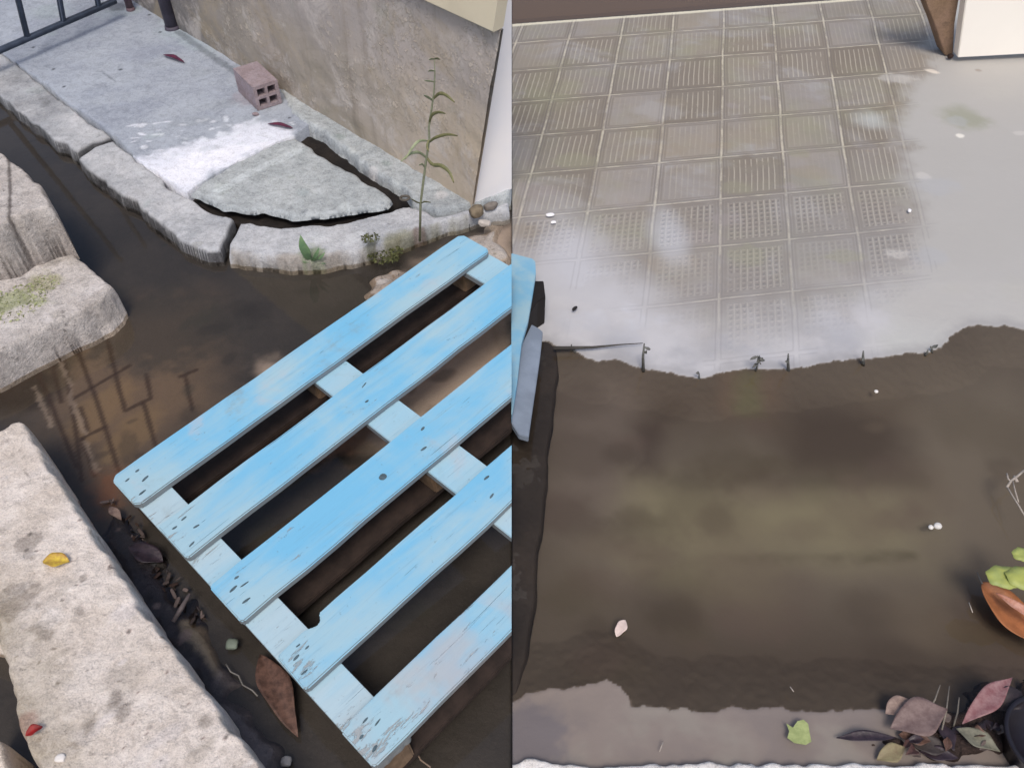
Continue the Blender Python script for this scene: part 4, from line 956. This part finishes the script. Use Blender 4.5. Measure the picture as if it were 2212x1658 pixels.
sprig(1866, 785, 1864, 758, 'pointed reflection sprig right of the middle of the puddle shore', .005, 1, 4)
sprig(2014, 760, 2009, 748, 'short reflection stub beside the rounded bay of the puddle shore', .004, 1, 5)
sprig(1997, 766, 2004, 755, 'leaning reflection stub near the rounded bay of the puddle shore', .004, 0, 6)
sprig(1235, 757, 1234, 744, 'reflection stub at the left end of the puddle shore', .004, 1, 7)
sprig(1512, 818, 1510, 806, 'low reflection stub where the puddle shore dips lowest', .003, 1, 8)
tag(tube('twig', [at(1195, 752, .022), at(1280, 750, .022), at(1340, 744, .022), at(1388, 741, .022)], [.006, .004, .002, .0012], plain('dark_twig', (78, 74, 70), .8)), 'long thin dark twig lying left of the tallest sprig', 'twig')
tag(rock('seed_husk', at(1241, 666, .024), (.014, .006, .005), plain('black_husk', (40, 36, 36), .8), None, 41, 2, (0, 0, .9)), 'small black husk on the pale painted reflection near the pallet end', 'husk')
g = 'white shell chips on the tiles'
tag(rock('shell_chip', at(1188, 464, .024), (.018, .010, .005), M_white, None, 42, 2, (0, 0, .3)), 'larger white chip on the tiles above the pallet end', 'chip', g)
tag(rock('shell_chip', at(1195, 480, .024), (.011, .007, .004), M_white, None, 43, 2, (0, 0, .2)), 'smaller white chip on the tiles above the pallet end', 'chip', g)
tag(rock('shell_chip', at(1964, 455, .024), (.011, .007, .004), M_white, None, 44, 2, (0, 0, 1.2)), 'white chip on the tiles near the bare cement', 'chip', g)
# things afloat
tag(leaf('floating_leaf', at(1331, 1374, .004), at(1350, 1338, .004), .024, leafmat('pale_leaf', (222, 200, 190), (206, 184, 174)), curl=.08, seed=3), 'single pale pinkish leaf floating on the dark puddle', 'leaf')
M_yg = leafmat('yellow_green_leaf', (166, 174, 116), (140, 150, 96))
bm = bmesh.new(); oc = [(1698, 1561), (1712, 1570), (1722, 1556), (1735, 1553), (1745, 1562), (1748, 1580), (1752, 1600), (1740, 1607), (1715, 1603), (1700, 1592), (1704, 1578)]
f_ = bm.faces.new([bm.verts.new(at(u, v, .027)) for u, v in oc]); ge = bmesh.ops.extrude_face_region(bm, geom=[f_]); bmesh.ops.translate(bm, vec=(0, 0, -.0012), verts=[x for x in ge['geom'] if isinstance(x, bmesh.types.BMVert)])
tag(mesh_obj('fallen_leaf', bm, M_yg, None, False), 'yellow green lobed leaf on the grey bank', 'leaf')
g = 'white foam bubbles on the puddle'
M_foam = plain('foam', (226, 220, 212), .3, .1)
tag(rock('bubble', at(2010, 1138, .003), (.0065, .0065, .005), M_foam, None, 51, 3, rough=.05, flat=0), 'smaller white foam bubble on the puddle', 'bubble', g)
tag(rock('bubble', at(2025, 1135, .004), (.010, .009, .007), M_foam, None, 52, 3, rough=.15, flat=0), 'larger white foam bubble on the puddle', 'bubble', g)
tag(rock('bubble', at(1892, 845, .003), (.006, .006, .004), M_foam, None, 53, 3, rough=.05, flat=0), 'lone tiny bubble near the far shore of the puddle', 'bubble', g)

# leaf pile at the near right corner
o = slab('litter', [(1890, 1600), (1940, 1560), (2010, 1530), (2060, 1505), (2130, 1470), (2300, 1440), (2300, 1645), (1900, 1645), (1950, 1625)], .022, -.03, concrete('dark_litter', (52, 42, 40), (74, 60, 54), (34, 27, 27), sc=20, pit=.5, bump=1.5), res=.004, edge=.03, jag=.03, jsc=30, bump=.012, clip='min')
tag(o, 'dark soggy leaf litter under the heap of dry leaves', 'litter', kind='stuff')
g = 'dry leaves heaped at the near right corner'
L = [((1912, 1540), (1966, 1510), .042, M_tan, .03, 'pale tan leaf on top at the left of the heap'),
     ((1922, 1572), (2046, 1530), .075, leafmat('mauve_brown_leaf', (128, 108, 102), (104, 84, 80)), .035, 'broadest mauve brown leaf of the heap'),
     ((1806, 1592), (1936, 1592), .022, M_dk, .02, 'dark narrow leaf reaching left out of the heap'),
     ((2078, 1562), (2186, 1462), .042, leafmat('pinkish_leaf', (150, 116, 114), (122, 78, 80)), .06, 'long pinkish leaf rising beside the black pot'),
     ((2064, 1572), (2160, 1622), .04, leafmat('grey_green_leaf', (130, 126, 108), (104, 102, 88)), .035, 'grey green curled leaf in front of the black pot'),
     ((1893, 1640), (1956, 1612), .036, leafmat('khaki_leaf', (140, 130, 96), (122, 106, 80)), .02, 'khaki leaf touching the white kerb edge'),
     ((1960, 1600), (2050, 1618), .045, leafmat('charcoal_leaf', (76, 68, 64), (58, 50, 48)), .015, 'charcoal leaf at the bottom of the heap'),
     ((1940, 1585), (2010, 1600), .035, M_br, .02, 'small brown leaf tucked under the broadest leaf'),
     ((2030, 1560), (2060, 1620), .03, M_dk, .02, 'dark folded leaf in the middle of the heap'),
     ((1985, 1622), (2070, 1636), .03, M_dk, .015, 'wet dark leaf along the white kerb edge')]
for i, (a, b, wd_, m_, z_, lb) in enumerate(L):
    tag(leaf('dry_leaf', at(*a, z_), at(*b, z_ + .01), wd_, m_, cup=.25, curl=.06, seed=60 + i, wob=.10, shape=.95, pw=1.15, n=16), lb, 'leaf', g)
rs_ = random.Random(12); scr = [M_br, M_dk, leafmat('russet_leaf', (96, 66, 58), (66, 44, 42)), leafmat('greyish_leaf', (112, 98, 90), (86, 74, 70))]
for i in range(18):
    u, v = rs_.uniform(1950, 2150), rs_.uniform(1520, 1632)
    if v < 1560 and u < 2010: u += 60
    an, ln = rs_.random() * 6.28, rs_.uniform(18, 40); z_ = rs_.uniform(.018, .035)
    tag(leaf('leaf_scrap', at(u, v, z_), at(u + ln * math.cos(an), v + .8 * ln * math.sin(an), z_ + rs_.uniform(-.005, .02)), rs_.uniform(.012, .026), scr[i % 4], cup=rs_.uniform(.1, .8), curl=rs_.uniform(.0, .25), seed=200 + i, pw=1.1), 'small curled brown scrap among the larger leaves of the heap', 'leaf', 'small leaf scraps filling the heap')
g = 'thin stalks standing in the leaf heap'
M_stk = plain('grey_stalk', (128, 120, 110), .7, .3, 40)
for a, b, lb in (((2030, 1590), (2050, 1480), 'thin stalk left in the leaf heap'), ((2058, 1570), (2071, 1505), 'stalk with pale tip beside the pink leaf'), ((2002, 1540), (2030, 1478), 'fine stalk behind the broadest leaf')):
    tag(tube('stalk', [at(*a, .02), at((a[0] + b[0]) / 2 + 3, (a[1] + b[1]) / 2, .04), at(*b, .05)], [.002, .002, .001], M_stk), lb, 'stalk', g)
# lathe
def lathe(nm, c, prof, mat, n=48):
    bm = bmesh.new(); rs = []
    for r, z in prof: rs.append([bm.verts.new(c + Vector((r * math.cos(k_ * math.tau / n), r * math.sin(k_ * math.tau / n), z))) for k_ in range(n)])
    for r0, r1 in zip(rs[:-1], rs[1:]):
        for k_ in range(n): bm.faces.new((r0[k_], r0[(k_ + 1) % n], r1[(k_ + 1) % n], r1[k_]))
    bm.faces.new(rs[0][::-1]); bm.faces.new(rs[-1])
    return mesh_obj(nm, bm, mat)
c = at(2236, 1625, 0.0); c.z = 0
pt = empty('plastic_pot', c, 'black plastic plant pot at the near right corner', 'plant pot'); bpy.context.view_layer.update()
unparent(lathe('pot_body', c, [(.07, 0), (.084, .07), (.090, .07), (.091, .078), (.088, .08), (.082, .078), (.078, .03), (.01, .025)], plain('black_plastic', (34, 31, 38), .35, .2, 20)), pt)
tag(leaf('dry_leaf', at(2150, 1530, .05), at(2205, 1492, .07), .05, leafmat('blackish_leaf', (50, 40, 44), (34, 28, 30)), seed=90), 'blackish leaf between the long pinkish leaf and the pot', 'leaf', 'dry leaves heaped at the near right corner')
M_or = leafmat('orange_brown_leaf', (176, 112, 70), (146, 92, 56), .5, 30)
ol = empty('curled_leaf', at(2160, 1310, .02), 'large curled orange brown dead leaf at the right edge under the green leaves', 'leaf'); bpy.context.view_layer.update()
unparent(leaf('blade', at(2120, 1256, .03), at(2262, 1400, .03), .085, M_or, cup=.5, curl=-.10, wob=.05, shape=.9, pw=.75, n=20, seed=3, thick=.0014), ol)
unparent(leaf('inner_highlight', at(2150, 1280, .05), at(2250, 1356, .055), .022, leafmat('pink_highlight', (206, 160, 142), (180, 120, 96)), cup=.5, curl=.05, seed=5, n=16), ol)  # added sliver whose pink colour paints a highlight inside the leaf
unparent(tube('petiole', [at(2110, 1236, .03), at(2116, 1250, .032), at(2121, 1260, .031)], [.0012, .0016, .002], M_stk), ol)
c = at(2252, 1262, .0)
M_pg = leafmat('pot_leaf_green', (168, 172, 88), (146, 156, 92), .5, 30)
Lp = empty('green_weed', c + Vector((0, 0, 0)), 'scallop leaved lime green water weed at the right edge', 'plant'); bpy.context.view_layer.update()
def roundleaf(cu, cv, z_, r, ang, seed):
    bm = bmesh.new(); ce = at(cu, cv, z_); n = 40; cv0 = bm.verts.new(ce + Vector((0, 0, -.004))); inner, outer = [], []
    for k_ in range(n):
        a = k_ * math.tau / n; rr = r * (1 + .05 * math.cos(7 * a + seed) + .02 * math.sin(13 * a)); 
        e = Vector((math.cos(a + ang) * rr * 1.15, math.sin(a + ang) * rr * .85, .002 * math.sin(3 * a + seed)))
        inner.append(bm.verts.new(ce + e * .5)); outer.append(bm.verts.new(ce + e + Vector((0, 0, -.003))))
    for k_ in range(n):
        bm.faces.new((cv0, inner[k_], inner[(k_ + 1) % n])); bm.faces.new((inner[k_], outer[k_], outer[(k_ + 1) % n], inner[(k_ + 1) % n]))
    ge = bmesh.ops.extrude_face_region(bm, geom=bm.faces[:]); bmesh.ops.translate(bm, vec=(0, 0, -.0012), verts=[x for x in ge['geom'] if isinstance(x, bmesh.types.BMVert)])
    unparent(mesh_obj('leaf', bm, M_pg), Lp)
    unparent(tube('stalk', [c + Vector((0, 0, -.01)), (c + Vector((0, 0, .09)) + ce) / 2, ce - Vector((0, 0, .005))], .002, M_pg), Lp)
roundleaf(2172, 1244, .13, .036, .2, 1); roundleaf(2214, 1246, .135, .036, -.3, 4); roundleaf(2214, 1196, .14, .024, .3, 2)
M_dry = plain('dry_twig', (176, 164, 152), .8, .3, 60)
Tw = empty('dry_twig', at(2180, 1040, .05), 'pale forked dry twig above the lime green weed at the right edge', 'twig'); bpy.context.view_layer.update()
for pts, r_ in (([(2212, 1015), (2194, 1030), (2183, 1038), (2174, 1052)], .003), ([(2174, 1022), (2177, 1034), (2183, 1040)], .002), ([(2174, 1050), (2186, 1070), (2200, 1092), (2214, 1116)], .002), ([(2186, 1036), (2192, 1060), (2199, 1084)], .0018), ([(2190, 1028), (2196, 1040)], .004)):
    unparent(tube('branch', [at(u, v, .05) for u, v in pts], r_, M_dry), Tw)
g = 'fine straws at the puddle margin'
for a, b, lb in (((1432, 1600), (1424, 1622), 'short straw on the grey bank'), ((1706, 1482), (1714, 1493), 'tiny straw afloat near the near shore'), ((2092, 1300), (2100, 1322), 'short straw afloat left of the curled orange brown leaf')):
    tag(tube('straw', [at(*a, .022), at(*b, .022)], .0012, M_dry), lb, 'straw', g)
